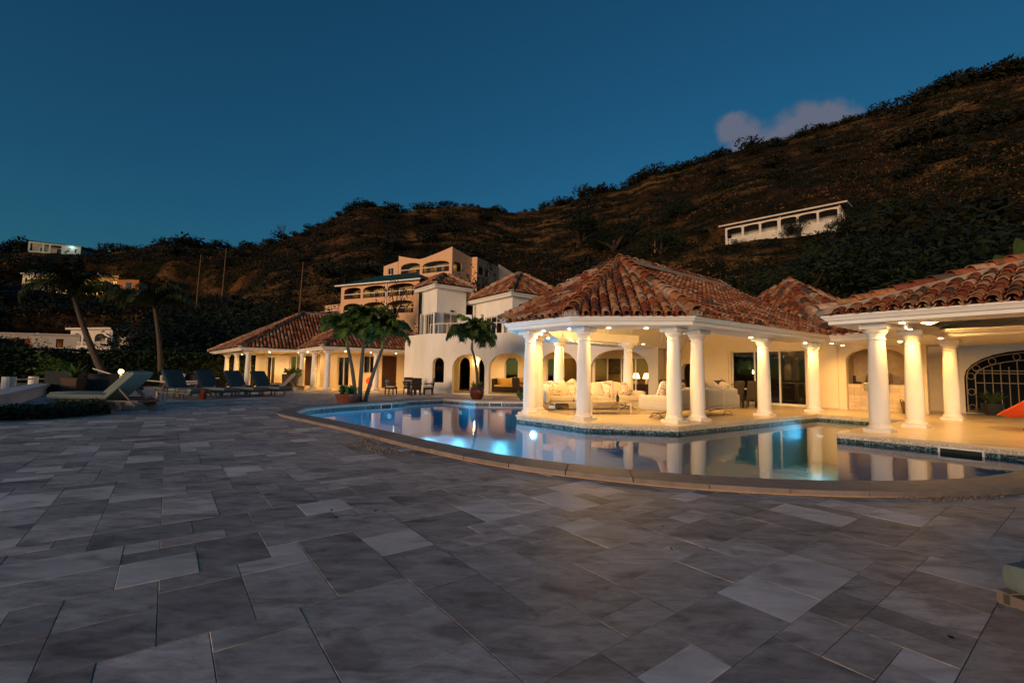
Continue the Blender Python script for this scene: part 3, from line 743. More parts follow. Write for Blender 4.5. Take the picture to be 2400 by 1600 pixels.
# ================================================================ right hand veranda at the pool edge
RV = thing('poolside_veranda', 'tile-roofed veranda with three white columns and an iron gate behind', 'veranda', (10, 10.5, 0), R(-53))
c0 = V2((7.4, 10.86)); c1 = c0 + E2 * 7.0; c2 = c0 + E1 * 8.2
for x, y in ((8.55, 10.64), (10.47, 11.87), (13.77, 14.29)): column(x, y, RV)
EVR = [tuple(c0 + E1 * 7.5), tuple(c0), tuple(c1)]
sweep(EVR, CROWN(zt)).build('fascia', TRIM, RV)
sweep(EVR, [(-.122, 2.492), (-.122, 2.53), (-1.0, 2.53), (-1.0, 2.492)]).build('soffit', TRIM, RV)
MB().bar((8.2, 10.4, 2.62), (13.9, 14.42, 2.62), .3, .26).build('beam', TRIM, RV)
hipA = c0 + (E1 + E2) * 4.2; topz = 2.72 + 4.2 * .385
hip3 = (hipA.x, hipA.y, topz); rid = (hipA.x + E2.x * 3, hipA.y + E2.y * 3, topz); rid2 = (hipA.x + E1.x * 4, hipA.y + E1.y * 4, topz)
FR_ = [[z3(c0, 2.72), z3(c1, 2.72), rid, hip3], [z3(c2, 2.72), z3(c0, 2.72), hip3, rid2]]
c3 = c1 + E1 * 8.2; FX_ = [[z3(c1, 2.72), z3(c3, 2.72), rid], [z3(c3, 2.72), z3(c2, 2.72), rid2], [z3(c3, 2.72), rid2, hip3, rid]]
roof(RV, FR_ + FX_, [(z3(c0, 2.72), hip3)], nobj=296, vis=[1, 0, 0, 0, 0])
ceiling(RV, FR_ + FX_, rafters=6)
for x, y in ((9.4, 11.25), (12.0, 13.1)): uplight(x, y, 2.76, RV, 170)  # unseen uplights added to brighten the veranda's dark back wall
for x, y in ((8.75, 10.15), (10.02, 11.4), (13.0, 13.75), (11.7, 9.6), (13.6, 11.2)): downlight(x, y, 2.49, RV, 42)

# ================================================================ main house: curved arcade, two upper storeys, rear doors
MH = thing('main_house', 'white stucco villa with curved arcade and two tile-roofed upper rooms', 'house', (1.0, 30, 0), R(-20))
FA = Path([(-7.2, 30.6)] + [tuple(q) for q in curve([(-5.15, 28.1), (-3.6, 27.62), (-1.35, 26.98), (1.0, 26.05), (3.5, 24.85), (5.6, 23.75), (7.3, 22.7)], 6)] + [(8.35, 25.0)])
def s_at(px):
    """distance along the arcade where the plan ray of slope px = x/y crosses it"""
    best = min(range(2000), key=lambda i: abs(FA.at(FA.len * i / 2000).x - px * FA.at(FA.len * i / 2000).y)); return FA.len * best / 2000
k_ = lambda px: (px - 1200) / 1066.7
ops = [(s_at(k_(1015)), s_at(k_(1042)), .60, 1.72, 2.12), (s_at(k_(1061)), s_at(k_(1137)), -.02, 1.45, 2.33), (s_at(k_(1147)), s_at(k_(1238)), -.02, 1.5, 2.42), (s_at(k_(1266)), s_at(k_(1353)), -.02, 1.6, 2.48), (s_at(k_(1385)), s_at(k_(1520)), -.02, 1.6, 2.55)]
arch_wall(FA, -.3, 3.6, ops, .34).build('arcade_wall', WHITE, MH)
# patio behind the arcade: back wall, ceiling, side walls
BK = Path(curve([(-4.6, 31.6), (-2.6, 31.1), (-.3, 30.4), (2.3, 29.3), (5.0, 28.0), (7.3, 26.9), (9.2, 25.9)], 4))
def sb(px): best = min(range(2000), key=lambda i: abs(BK.at(BK.len * i / 2000).x - k_(px) * BK.at(BK.len * i / 2000).y)); return BK.len * best / 2000
bops = [(sb(1077), sb(1103), 0, 1.7, 2.25), (sb(1123), sb(1137), 0, 1.8, 2.2), (sb(1184), sb(1216), .0, 1.7, 2.3), (sb(1282), sb(1300), .0, 2.25, 2.25), (sb(1318), sb(1356), 0., 2.3, 2.3), (sb(1392), sb(1524), 0., 2.3, 2.3)]
arch_wall(BK, -.05, 2.95, bops, .2).build('patio_wall', CREAM, MH)
pc = MB()
for i in range(40):
    a, b = FA.len * i / 40, FA.len * (i + 1) / 40; pc.add([FA.pt(a, .3, 2.9), FA.pt(b, .3, 2.9), FA.pt(b, 4, 2.9), FA.pt(a, 4, 2.9)], [(0, 1, 2, 3)])
    pc.add([FA.pt(a, .1, 3.58), FA.pt(b, .1, 3.58), FA.pt(b, 9, 3.58), FA.pt(a, 9, 3.58)], [(3, 2, 1, 0)])
pc.build('patio_ceiling', WHITE, MH)
for b in bops[2:]: glazing(BK, b[0], b[1], b[2], b[4], MH, n=1 if b[1] - b[0] < 1.3 else max(2, round((b[1] - b[0]) / .9)), d=.1, pane=CLEAR if b[0] > bops[3][0] else DARKGLASS, name='sliding_door', fw_=.07)
# rooms behind the back wall
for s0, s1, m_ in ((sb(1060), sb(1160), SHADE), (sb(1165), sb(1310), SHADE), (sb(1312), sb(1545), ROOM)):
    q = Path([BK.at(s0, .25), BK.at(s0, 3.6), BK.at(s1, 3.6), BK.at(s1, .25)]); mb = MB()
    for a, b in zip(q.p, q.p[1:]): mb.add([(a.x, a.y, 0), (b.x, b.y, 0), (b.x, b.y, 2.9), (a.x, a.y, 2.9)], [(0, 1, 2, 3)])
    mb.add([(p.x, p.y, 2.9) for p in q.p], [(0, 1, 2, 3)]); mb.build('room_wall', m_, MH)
for px, d in ((1100, 1.8), (1195, 1.6), (1310, 1.7), (1450, 1.8)):
    p = FA.at(s_at(k_(px)), d); downlight(p.x, p.y, 2.9, MH, 34, dz=.05)
for px in (1350, 1450):
    p = BK.at(sb(px), 2.0); downlight(p.x, p.y, 2.9, MH, 13, dz=.05)
# wall sconce in the first arch
p = BK.at(sb(1118), -.08); mb = MB(); mb.lathe([(.0, 0), (.07, .02), (.10, .14), (.09, .16), (0, .16)], 12, (p.x, p.y, 1.75)); o = mb.build('wall_sconce', BULB, MH); lamp('sconce_beam', (p.x, p.y - .1, 2.05), 22, o, rad=.08)
# upper rooms
def block(parent, corner, a, b, z0, z1, m, name='upper_wall', ops1=(), ops2=(), th=.25):
    """two visible walls meeting at corner: left wall runs back along EB (length a), right wall runs along E1 (length b)"""
    c = V2(corner); P = Path([c + EB * a, c, c + E1 * b, c + E1 * b + EB * a, c + EB * a]); o_ = [(q[0], q[1], *q[2:]) for q in ops1] + [(a + q[0], a + q[1], *q[2:]) for q in ops2]
    arch_wall(P, z0, z1, o_, th).build(name, m, parent); return P
def hip_roof(parent, corner, a, b, z, over, rise, ridge=0., nobj=0, vis=(1, 1, 0, 0), low=True, du=.25):
    """hip roof over a block with front corner; a along EB, b along E1"""
    c = V2(corner) - E1 * over - EB * over; A, B = a + 2 * over, b + 2 * over; h = min(A, B) / 2
    k0, k1, k2, k3 = c + EB * A, c, c + E1 * B, c + E1 * B + EB * A
    if B >= A: r0, r1 = c + EB * h + E1 * h, c + EB * h + E1 * (B - h)
    else: r0, r1 = c + E1 * h + EB * h, c + E1 * h + EB * (A - h)
    zz = z + rise; R0, R1 = (r0.x, r0.y, zz), (r1.x, r1.y, zz); Z = lambda p: (p.x, p.y, z + .02)
    pk = (r1 - r0).length > .05
    if B >= A: fs = [[Z(k0), Z(k1), R0], [Z(k1), Z(k2), R1, R0] if pk else [Z(k1), Z(k2), R0], [Z(k2), Z(k3), R1], [Z(k3), Z(k0), R0, R1] if pk else [Z(k3), Z(k0), R0]]
    else: fs = [[Z(k0), Z(k1), R0, R1], [Z(k1), Z(k2), R0], [Z(k2), Z(k3), R1, R0], [Z(k3), Z(k0), R1]]
    hips = [(Z(k1), R0), (Z(k0), R0 if B >= A else R1), (Z(k2), R1 if B >= A else R0)] + ([(R0, R1)] if pk else [])
    roof(parent, fs, hips, nobj=nobj, vis=vis, low=low, channels=False, du=du)
    ring = [tuple(k) for k in (k0, k1, k2, k3, k0)]
    sweep(ring, CROWN(z)).build('fascia', TRIM, parent); MB().prism([(k.x, k.y) for k in (c + EB * .1 + E1 * .1, c + E1 * (B - .1) + EB * .1, c + E1 * (B - .1) + EB * (A - .1), c + E1 * .1 + EB * (A - .1))], z - .2, z - .15).build('soffit', TRIM, parent)
    return fs
ca = V2((-5.1, 29.33)) + (E1 + EB) * .42
TA = block(MH, ca, 2.25, 2.25, 3.3, 6.85, WHITE, ops1=[(.55, 1.75, 3.35, 5.2, 5.2)], ops2=[(.5, 1.75, 3.35, 5.2, 5.2)])
glazing(TA, .55, 1.75, 3.35, 5.2, MH, 3, name='window'); glazing(TA, 2.75, 4.0, 3.35, 5.2, MH, 2, name='window')
hip_roof(MH, ca, 2.25, 2.25, 7.0, .42, 1.05)
cb = V2((-.105, 27.47)) + (E1 + EB) * .45
TB = block(MH, cb, 4.4, 4.4, 3.3, 6.05, WHITE, ops1=[(1.4, 3.3, 3.35, 4.95, 4.95)], ops2=[])
glazing(TB, 1.4, 3.3, 3.35, 4.95, MH, 3, name='window')
MB().prism([tuple(q) for q in (cb + EB * 4.3, cb + E1 * 4.3 + EB * 4.3, cb + E1 * 4.3 + EB * 4.6, cb + EB * 4.6)], 3.3, 6.0).build('rear_wall', WHITE, MH)
hip_roof(MH, cb, 4.4, 4.4, 6.2, .45, 1.95)
mb = MB()
for q, t0, dd in ((TA, .25, .3), (TA, 2.05, -.3), (TA, 4.3, .3), (TB, 1.05, -.3), (TB, 3.55, .3)):
    a, b = q.pt(t0 - .02, -.03, 3.35), q.pt(t0 + abs(dd) * .5, -.32, 3.35); MB().add([a, b, (b[0], b[1], 5.2), (a[0], a[1], 5.2), *[(x + .03, y - .03, z) for x, y, z in (a, b)], *[(x + .03, y - .03, 5.2) for x, y, z in (b, a)]], [(0, 1, 2, 3), (7, 6, 5, 4), (1, 5, 6, 2), (0, 3, 7, 4), (3, 2, 6, 7)]).build('shutter', TRIM, MH)
# round window and bulkhead lamp
q = TB.pt(4.4 + 1.0, -.02, 4.35); mb = MB(); mb.tube([(q[0] + E1.x * .42 * math.cos(t), q[1] + E1.y * .42 * math.cos(t), q[2] + .42 * math.sin(t)) for t in [2 * math.pi * i / 24 for i in range(25)]], .035, 6); mb.build('round_window_moulding', TRIM, MH)
q = TA.pt(2.25 + 1.15, -.04, 5.35); MB().box(q, (.22, .1, .12), R(37)).build('bulkhead_lamp', IRON, MH)
# roof terrace railing
mb = MB(); r0 = s_at(k_(985)); r1 = s_at(k_(1175)); nn = 9
for i in range(nn + 1): q = FA.at(r0 + (r1 - r0) * i / nn, .75); mb.tube([(q.x, q.y, 3.55), (q.x, q.y, 4.3)], .022, 6)
mb.tube([FA.pt(r0 + (r1 - r0) * i / nn, .75, 4.3) for i in range(nn + 1)], .025, 6); mb.build('railing', TRIM, MH)
# rear wall of the pavilion with sliding doors, shutters and grill niche
W1 = Path([(8.35, 25.0), (14.95, 16.4)]); tw = (V2(W1.p[1]) - V2(W1.p[0])).normalized()
def sw(x, y): return (V2((x, y)) - W1.p[0]).dot(tw)
sd0, sd1 = sw(10.62, 22.06), sw(12.59, 19.48); n0, n1 = sw(13.46, 18.34), sw(14.62, 16.86)
arch_wall(W1, 0, 4.3, [(1.05, 1.75, .0, 1.5, 1.9), (sd0, sd1, .02, 2.47, 2.47), (n0, n1, 0., 1.95, 2.42)], .3).build('rear_wall', CREAM, MH)
glazing(W1, sd0, sd1, .02, 2.47, MH, n=3, d=.12, pane=DARKGLASS, name='sliding_door', fw_=.07)
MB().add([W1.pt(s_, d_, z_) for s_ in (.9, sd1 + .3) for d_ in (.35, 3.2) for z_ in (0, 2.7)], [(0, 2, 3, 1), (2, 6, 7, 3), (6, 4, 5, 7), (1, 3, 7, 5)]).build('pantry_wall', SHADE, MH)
pq = W1.at(sd1 - .6, 1.6); downlight(pq.x, pq.y, 2.68, MH, 8)  # downlight added to bring out the fridge in the dark pantry
for a, b in ((sw(10.22, 22.57), sw(10.56, 22.14)), (sw(12.8, 19.2), sw(13.3, 18.55))):
    MB().add([W1.pt(t, d_, z_) for t in (a, b) for d_ in (-.07, -.015) for z_ in (.03, 2.56)], [(0, 4, 5, 1), (2, 3, 7, 6), (0, 1, 3, 2), (4, 6, 7, 5), (1, 5, 7, 3)]).build('sliding_shutter', CREAM, MH)
NT = mat('niche_tile', (.46, .36, .24), .6, (.36, .26, .15), 6, .7, .1, 30)
# niche lining: back wall of stone tiles and the counter the grill is set in
MB().add([W1.pt(n0, .3, 0), W1.pt(n0, .95, 0), W1.pt(n1, .95, 0), W1.pt(n1, .3, 0), W1.pt(n0, .3, 2.75), W1.pt(n0, .95, 2.75), W1.pt(n1, .95, 2.75), W1.pt(n1, .3, 2.75)], [(0, 1, 5, 4), (1, 2, 6, 5), (2, 3, 7, 6), (4, 5, 6, 7)]).build('niche_lining', NT, MH)
cn = MB().add([W1.pt(t, d_, z_) for t in (n0 + .005, n1 - .005) for d_ in (.16, .94) for z_ in (.0, 1.02)], [(0, 4, 5, 1), (1, 5, 7, 3)]).build('grill_counter', NT, MH)
tl = []
tw_, thh = .20, .145
for i in range(int((n1 - n0) / tw_)):
    for j in range(7):
        a = n0 + .02 + i * tw_ + (j % 2) * .0; z_ = .01 + j * thh
        MB().add([W1.pt(t, d_, q) for t in (a, a + tw_ - .008) for d_ in (.145 + rt_.uniform(-.003, .003), .158) for q in (z_, z_ + thh - .008)], [(0, 4, 5, 1), (0, 1, 3, 2), (4, 6, 7, 5), (1, 5, 7, 3)]).build('tile', mat('niche_tile_face', (.62, .50, .34), .5, (.5, .38, .24), 9, .6, rand=.14), cn)
# side return, narrow door and gate wall
SW = Path([(14.95, 16.4), (17.0, 18.6), (17.2, 17.5), (26, 15.9)])
arch_wall(SW, 0, 4.6, [(1.3, 2.2, 0, 1.9, 2.3), (SW.s[2] + .15, SW.s[2] + 5.6, .02, 1.35, 2.45)], .3).build('gate_wall', CREAM, MH)
MB().add([SW.pt(SW.s[2] + t, d_, z_) for t in (-.1, 6) for d_ in (.31, 4) for z_ in (0, 3)], [(2, 6, 7, 3), (1, 3, 7, 5), (0, 2, 3, 1), (4, 5, 7, 6)]).build('passage_wall', mat('passage_shade', (.012, .014, .02), .8), MH)  # passage darkness painted into the walls; the top is added to block skylight
# hip roof over the wing between pavilion and veranda
WC = V2((12.2, 20.0)); z_w = 2.72; ks = [WC + (-E1 * s1 + EB * s2) * 3.95 for s1, s2 in ((1, 1), (1, -1), (-1, -1), (-1, 1))]; top = (12.2, 20.0, 5.46)
fsW = [[z3(ks[0], z_w), z3(ks[1], z_w), top], [z3(ks[1], z_w), z3(ks[2], z_w), top]]
def above(poly, a, n):
    o = []
    for i in range(len(poly)):
        p, q = Vector(poly[i]), Vector(poly[(i + 1) % len(poly)]); dp, dq = (p - a).dot(n), (q - a).dot(n)
        if dp >= 0: o.append(p)
        if (dp < 0) != (dq < 0): o.append(p.lerp(q, dp / (dp - dq)))
    k = next(i for i in range(len(o)) if abs(o[i].z - z_w) < .02 and abs(o[(i + 1) % len(o)].z - z_w) < .02)
    return o[k:] + o[:k]
a_, _, _, n_ = face_frame(*F_[3][:3]); fsW[0] = above(fsW[0], a_, n_); fsW[1] = [tuple(Vector(q).lerp(Vector(top), .42)) for q in fsW[1][:2]] + [top]
roof(MH, fsW, [(z3(ks[1], z_w), top), (tuple(fsW[0][0]), top), (top, tuple(fsW[1][1]))], nobj=0, vis=[1, 1])
sweep([(10.8, 15.45), tuple(V2((10.8, 15.45)) + E2 * 5.0)], CROWN(zt)).build('fascia', TRIM, MH)
sweep([(10.8, 15.45), tuple(V2((10.8, 15.45)) + E2 * 5.0)], [(-.122, 2.503), (-.122, 2.54), (-5.6, 2.54), (-5.6, 2.503)]).build('soffit', TRIM, MH)
for x, y in ((11.56, 16.4), (13.0, 15.2), (12.6, 17.3)): downlight(x, y, 2.49, MH, 34)

# ================================================================ guest villa
GV = thing('guest_villa', 'low guest villa with two red tile hip roofs and lit white columns', 'house', (-14, 34, -.07), R(37))
K1, K3 = V2((-19.0, 31.75)), V2((-12.0, 28.65))
K0, K2 = V2((-28.0, 42.1)), K1 + E1 * 14; RA = (-17.4, 37.7, 5.9); RB = (-17.4 + E1.x * 6, 37.7 + E1.y * 6, 5.9)
roof(GV, [[z3(K0, 2.77), z3(K1, 2.77), RA], [z3(K1, 2.77), z3(K2, 2.77), RB, RA]], [(z3(K1, 2.77), RA), (z3(K0, 2.77), RA), (RA, RB)], low=True, channels=False)
sweep([tuple(K0), tuple(K1), tuple(K2)], CROWN(2.75)).build('fascia', TRIM, GV)
c_ = K3 + (E1 + EB) * .5; hip_roof(GV, c_, 8.2, 8.2, 2.75, .5, 2.85, low=True)
GW = Path([(-25.0, 44.5), (-21.7, 38.7), (-15.9, 37.8), (-14.1, 33.6), (-7.2, 37.4)]); s1_, s2_, s3_ = GW.s[1], GW.s[2], GW.s[3]
g_ops = [(s1_ + .95, s1_ + 1.75, .0, 2.3, 2.3), (s1_ + 3.1, s1_ + 4.2, .0, 2.4, 2.4), (s2_ - 1.45, s2_ - .2, -.05, 2.4, 2.4)]
f0 = GW.s[3]; rx = lambda s_: f0 + (s_ + 4.05) * 1.058 + .25
g_ops += [(rx(-3.18), rx(-2.37), .05, 2.27, 2.27), (rx(-1.41), rx(-.51), 1.06, 2.42, 2.42), (rx(-.04), rx(1.04), -.05, 2.47, 2.47), (rx(1.7), rx(2.04) + .25, -.05, 1.9, 2.4)]
arch_wall(GW, -.1, 2.72, g_ops, .25).build('wall', CREAM, GV)
for k in (0, 1, 3, 4): glazing(GW, *g_ops[k][:3], g_ops[k][4], GV, n=2, d=.1, pane=DARKGLASS, name='window', fw_=.06)
for k in (2, 5):
    a, b = g_ops[k][:2]; d_ = MB().add([GW.pt(t, q, z_) for t in (a, b) for q in (.08, .14) for z_ in (-.05, 2.44)], [(0, 4, 5, 1), (2, 3, 7, 6), (1, 5, 7, 3)]).build('door', WOODD, GV)
    for i in range(3):
        for j in range(2):
            w_ = (b - a) / 2; aa = a + .12 + j * w_; MB().add([GW.pt(t, q, z_) for t in (aa, aa + w_ - .24) for q in (.055, .085) for z_ in (.15 + i * .76, .75 + i * .76)], [(0, 4, 5, 1), (0, 1, 3, 2), (4, 6, 7, 5), (1, 5, 7, 3)]).build('door_panel', WOODD, d_)
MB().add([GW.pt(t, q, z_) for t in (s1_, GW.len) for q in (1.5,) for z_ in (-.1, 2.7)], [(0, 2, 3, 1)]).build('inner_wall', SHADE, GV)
CURT = mat('curtain', (.50, .42, .26), .9, (.3, .24, .14), 9, .8, stretch=(8, 8, .2))
for k in (0, 1, 3, 4):
    a, b = g_ops[k][:2]
    for t0, t1 in ((.08, .42), (.6, .9)):
        pts = [GW.at(a + (b - a) * (t0 + (t1 - t0) * i / 12), .45 + .05 * (i % 2)) for i in range(13)]; m = MB(); m.v = [(p.x, p.y, z_) for p in pts for z_ in (max(.05, g_ops[k][2]), g_ops[k][4])]; m.f = [(2 * i, 2 * i + 2, 2 * i + 3, 2 * i + 1) for i in range(12)]; m.build('curtain', CURT, GV, smooth=2)
for x, y in ((-18.9, 32.7), (-15.1, 32.9), (-13.5, 31.2), (-11.9, 29.5), (-9.3, 31.3), (-22.2, 36.8), (-25.8, 41.3)): column(x, y, GV, -.06, k=1.03)
MB().prism([tuple(q) for q in (V2((-26.5, 42)), V2((-18.9, 32.1)), V2((-15.0, 32.4)), V2((-11.9, 28.95)), V2((-6.6, 31.9)), V2((-6.4, 38)), V2((-20, 46)))], -.2, -.055).build('floor_slab', FLOORT, GV)
sweep([(-27.6, 42.6), tuple(K1 + (E1 + EB) * .9), (-15.2, 33.2), tuple(K3 + (E1 + EB) * .9), (-6.4, 33.4)], [(.16, 2.545), (.16, 2.62), (-3.0, 2.62), (-3.0, 2.545)]).build('soffit', TRIM, GV)
for x, y in ((-16.2, 34.6), (-14.8, 33.0), (-11.3, 30.9), (-9.9, 32.0), (-8.4, 33.0), (-20.6, 36.0), (-18.4, 34.6), (-24.2, 40.8)): downlight(x, y, 2.54, GV, 85)

# ================================================================ houses on the hillside
PEACH = mat('peach_stucco', (.68, .41, .25), .85, (.58, .34, .20), 1.2, .5)
YELW = mat('yellow_wall', (.42, .29, .10), .85, (.5, .33, .12), .8, .5)  # yellow darkened: balcony shade is put into the colour
BRNR = mat('brown_timber', (.07, .03, .018), .7)
GRNR = mat('green_metal_roof', (.016, .05, .036), .6, (.012, .036, .026), 1, .6)
WHT2 = mat('aged_white_wall', (.60, .55, .50), .85, (.48, .43, .38), .7, .6)
GREYW = mat('grey_white_wall', (.36, .33, .31), .85, (.28, .25, .23), .7, .6)
TEAL = mat('pale_teal_wall', (.42, .52, .50), .8, (.34, .44, .43), .7, .5)
ORNG = mat('ochre_wall', (.36, .15, .06), .85, (.28, .11, .04), .7, .5)
DKG = mat('dark_window', (.02, .025, .03), .2, spec=.8)
def dirv(a): return Vector((math.cos(R(a)), math.sin(R(a))))
def baluster_row(path, s0, s1, z0, z1, parent, m, step=.36, w_=.15, d=.1, top=.12):
    mb = MB(); n = max(2, int((s1 - s0) / step))
    for i in range(n): q = path.at(s0 + (s1 - s0) * (i + .5) / n, d); mb.box((q.x, q.y, (z0 + z1 - top) / 2), (w_, w_, z1 - z0 - top))
    mb.build('balusters', m, parent, kind='stuff')
    a, b = path.at(s0, d), path.at(s1, d); MB().bar((a.x, a.y, z1 - top / 2), (b.x, b.y, z1 - top / 2), .16, top).build('handrail', m if m is not BRNR else TRIM, parent)
def rear(path, s0, s1, z0, z1, d, parent, m, wins, name='porch_wall'):
    MB().add([path.pt(s0, d, z0), path.pt(s1, d, z0), path.pt(s1, d, z1), path.pt(s0, d, z1)], [(0, 1, 2, 3)]).build(name, m, parent)
    for a, b, za, zb, mm, nm in wins:
        o = MB().add([path.pt(t, q, z_) for t in (a, b) for q in (d - .08, d - .01) for z_ in (za, zb)], [(0, 4, 5, 1), (0, 1, 3, 2), (4, 6, 7, 5), (1, 5, 7, 3)]).build(nm, FRAME if nm == 'window' else mm, parent)
        if nm == 'window': MB().add([path.pt(t, d - .09, z_) for t in (a + .1, b - .1) for z_ in (za + .1, zb - .1)], [(0, 2, 3, 1)]).build('pane', DKG, o)
def slab(path, s0, s1, d0, d1, z0, z1, parent, m, name):
    return MB().prism([tuple(path.at(s_, d)) for s_, d in ((s0, d0), (s1, d0), (s1, d1), (s0, d1))], z0, z1).build(name, m, parent)
# -- peach apartment block with green roof
P0 = V2((-32.3, 86)); q = dirv(-25); HB = thing('apartment_block', 'peach two-storey apartment block with arched balconies and green roof', 'building', (-26, 86, 9), R(-25))
PA = Path([P0 - q * .6, P0 + q * 17.6])
up_ = [(.8, 4.9, 14.75, 16.3, 16.9), (5.5, 10.75, 14.75, 16.3, 16.95), (11.3, 17.1, 14.75, 16.3, 16.95)]; lo = [(.8, 4.9, 11.65, 13.2, 13.9), (5.5, 10.75, 11.65, 13.2, 13.9), (11.3, 17.1, 11.65, 13.2, 13.9)]
arch_wall(PA, 14.2, 17.25, up_, .35).build('upper_arcade', PEACH, HB); arch_wall(PA, 7.0, 14.2, lo, .35).build('lower_arcade', PEACH, HB)
for z0 in (14.75, 11.65):
    for a, b, *_ in up_: baluster_row(PA, a, b, z0, z0 + .95, HB, BRNR)
    rear(PA, .2, 17.9, z0 - .4, z0 + 2.4, 2.2, HB, YELW, [(2.2, 3.4, z0 - .3, z0 + 1.8, BRNR, 'door'), (6.2, 7.4, z0, z0 + 1.7, DKG, 'window'), (8.6, 9.8, z0 - .3, z0 + 1.8, BRNR, 'door'), (12.2, 13.6, z0 - .3, z0 + 1.8, DKG, 'window'), (15, 16.2, z0 - .3, z0 + 1.8, BRNR, 'door')])
    slab(PA, 0, 18.2, .2, 2.3, z0 - .6, z0 - .35, HB, PEACH, 'balcony_floor')
MB().add([PA.pt(0, .1, 7), PA.pt(0, 9, 7), PA.pt(0, 9, 17.2), PA.pt(0, .1, 17.2), PA.pt(18.2, .1, 7), PA.pt(18.2, 9, 7), PA.pt(18.2, 9, 17.2), PA.pt(18.2, .1, 17.2)], [(0, 1, 2, 3), (4, 7, 6, 5)]).build('side_wall', PEACH, HB)
e = [PA.pt(-.9, -.8, 17.4), PA.pt(19, -.8, 17.4), PA.pt(19, 10, 17.4), PA.pt(-.9, 10, 17.4), PA.pt(5, 4.6, 19.9), PA.pt(14, 4.6, 19.9)]
MB().add(e, [(0, 1, 5, 4), (1, 2, 5), (2, 3, 4, 5), (3, 0, 4)]).build('roof', GRNR, HB); sweep([PA.at(-.9, -.8), PA.at(19, -.8)], [(.04, 17.2), (.04, 17.42), (-.3, 17.42), (-.3, 17.2)]).build('eave_board', TRIM, HB)
MB().bar(PA.pt(11.02, -.1, 11), PA.pt(11.02, -.1, 17.3), .16).build('drainpipe', TRIM, HB)
PB = Path([P0 - q * 8.5 + Vector((0, 2)), P0 - q * .7 + Vector((0, .5))]); arch_wall(PB, 7.5, 12.1, [], .3).build('terrace_wall', PEACH, HB); arch_wall(Path([PB.at(0, 2.2), PB.at(7.6, 2.2)]), 11, 14.6, [(.6, 1.8, 12, 13.8, 13.8), (5.2, 6.6, 11.2, 13.4, 14.0)], .3).build('annex_wall', PEACH, HB)
for a, b in ((1.9, 4.6), (4.9, 7.3)): baluster_row(PB, a, b, 12.1, 13.0, HB, BRNR)
# -- upper peach house
P0 = V2((-23.9, 95)); q = dirv(-27); HC = thing('hillside_house', 'peach house with dipping parapet and balcony above the green-roofed apartment block', 'building', (-18, 93, 20), R(-27))
PC = Path([P0 - q * .5, P0 + q * 13.2]); 
par_top = lambda s_: 24.5 + (1.25 * ((5.9 - s_) / 5.9) ** 1.3 if s_ < 5.9 else 1.75 * ((s_ - 5.9) / 7.8) ** 1.2)
arch_wall(PC, 20.7, par_top, [(.7, 5.7, 21.5, 23.2, 23.9), (6.4, 13.0, 21.4, 22.9, 23.7)], .35).build('balcony_wall', PEACH, HC)
for a, b in ((.7, 5.7), (6.4, 13.0)): baluster_row(PC, a, b, 21.5, 22.6, HC, BRNR)
rear(PC, .2, 13.4, 21, 24.4, 2.2, HC, YELW, [(3, 4.3, 21.3, 23.2, DKG, 'window'), (8.2, 9.8, 21.3, 23.1, DKG, 'window'), (10.4, 11.7, 21.3, 23.3, BRNR, 'door')])
slab(PC, 0, 13.7, .2, 2.3, 20.7, 21.1, HC, PEACH, 'balcony_floor')
e1_ = PC.at(13.7, 0); b_ = Vector((math.cos(R(50)), math.sin(R(50)))); PD = Path([e1_, e1_ + b_ * 5.5, e1_ + b_ * 5.6 + q * 1.2, e1_ + b_ * 14])
arch_wall(PD, 15, lambda s_: 26.1 - .9 * min(1, s_ / 5) - max(0, s_ - 6) * .05, [(.4, 2.6, 21.5, 23, 23.4), (7.2, 9.0, 21.6, 23.5, 23.5), (9.4, 11, 21.6, 23.5, 23.5)], .3).build('side_wall', PEACH, HC)
for a, b in ((7.2, 9.0), (9.4, 11)): glazing(PD, a, b, 21.6, 23.5, HC, 1, d=.1, fw_=.12, name='window')
PE = Path([PD.at(PD.len) , PD.at(PD.len) + Vector((7, 4))]); arch_wall(PE, 15, lambda s_: 25.4 - .42 * s_, [(2.0, 3.6, 20.6, 23.4, 23.4)], .3).build('gable_wall', GREYW, HC)
PF = Path([P0 - q * 4.6, P0 - q * .6]); arch_wall(PF, 15, lambda s_: 23.9 + .18 * s_, [(1.2, 2.8, 21.9, 23.4, 23.4)], .3).build('annex_wall', PEACH, HC); glazing(PF, 1.2, 2.8, 21.9, 23.4, HC, 2, d=.1, fw_=.1, name='window')
MB().prism([tuple(PC.at(a, d)) for a, d in ((-4, .3), (13.7, .3), (15, 9), (-4, 9))], 15, 20.7).build('lower_wall', PEACH, HC)
for x_, h in ((.3, 26.4), (2.2, 26.8)): MB().tube([PC.pt(x_, 1, 24.5), PC.pt(x_, 1, h - .2), PC.pt(x_ + .5, 1, h)], .07, 5).build('antenna', IRON, HC)
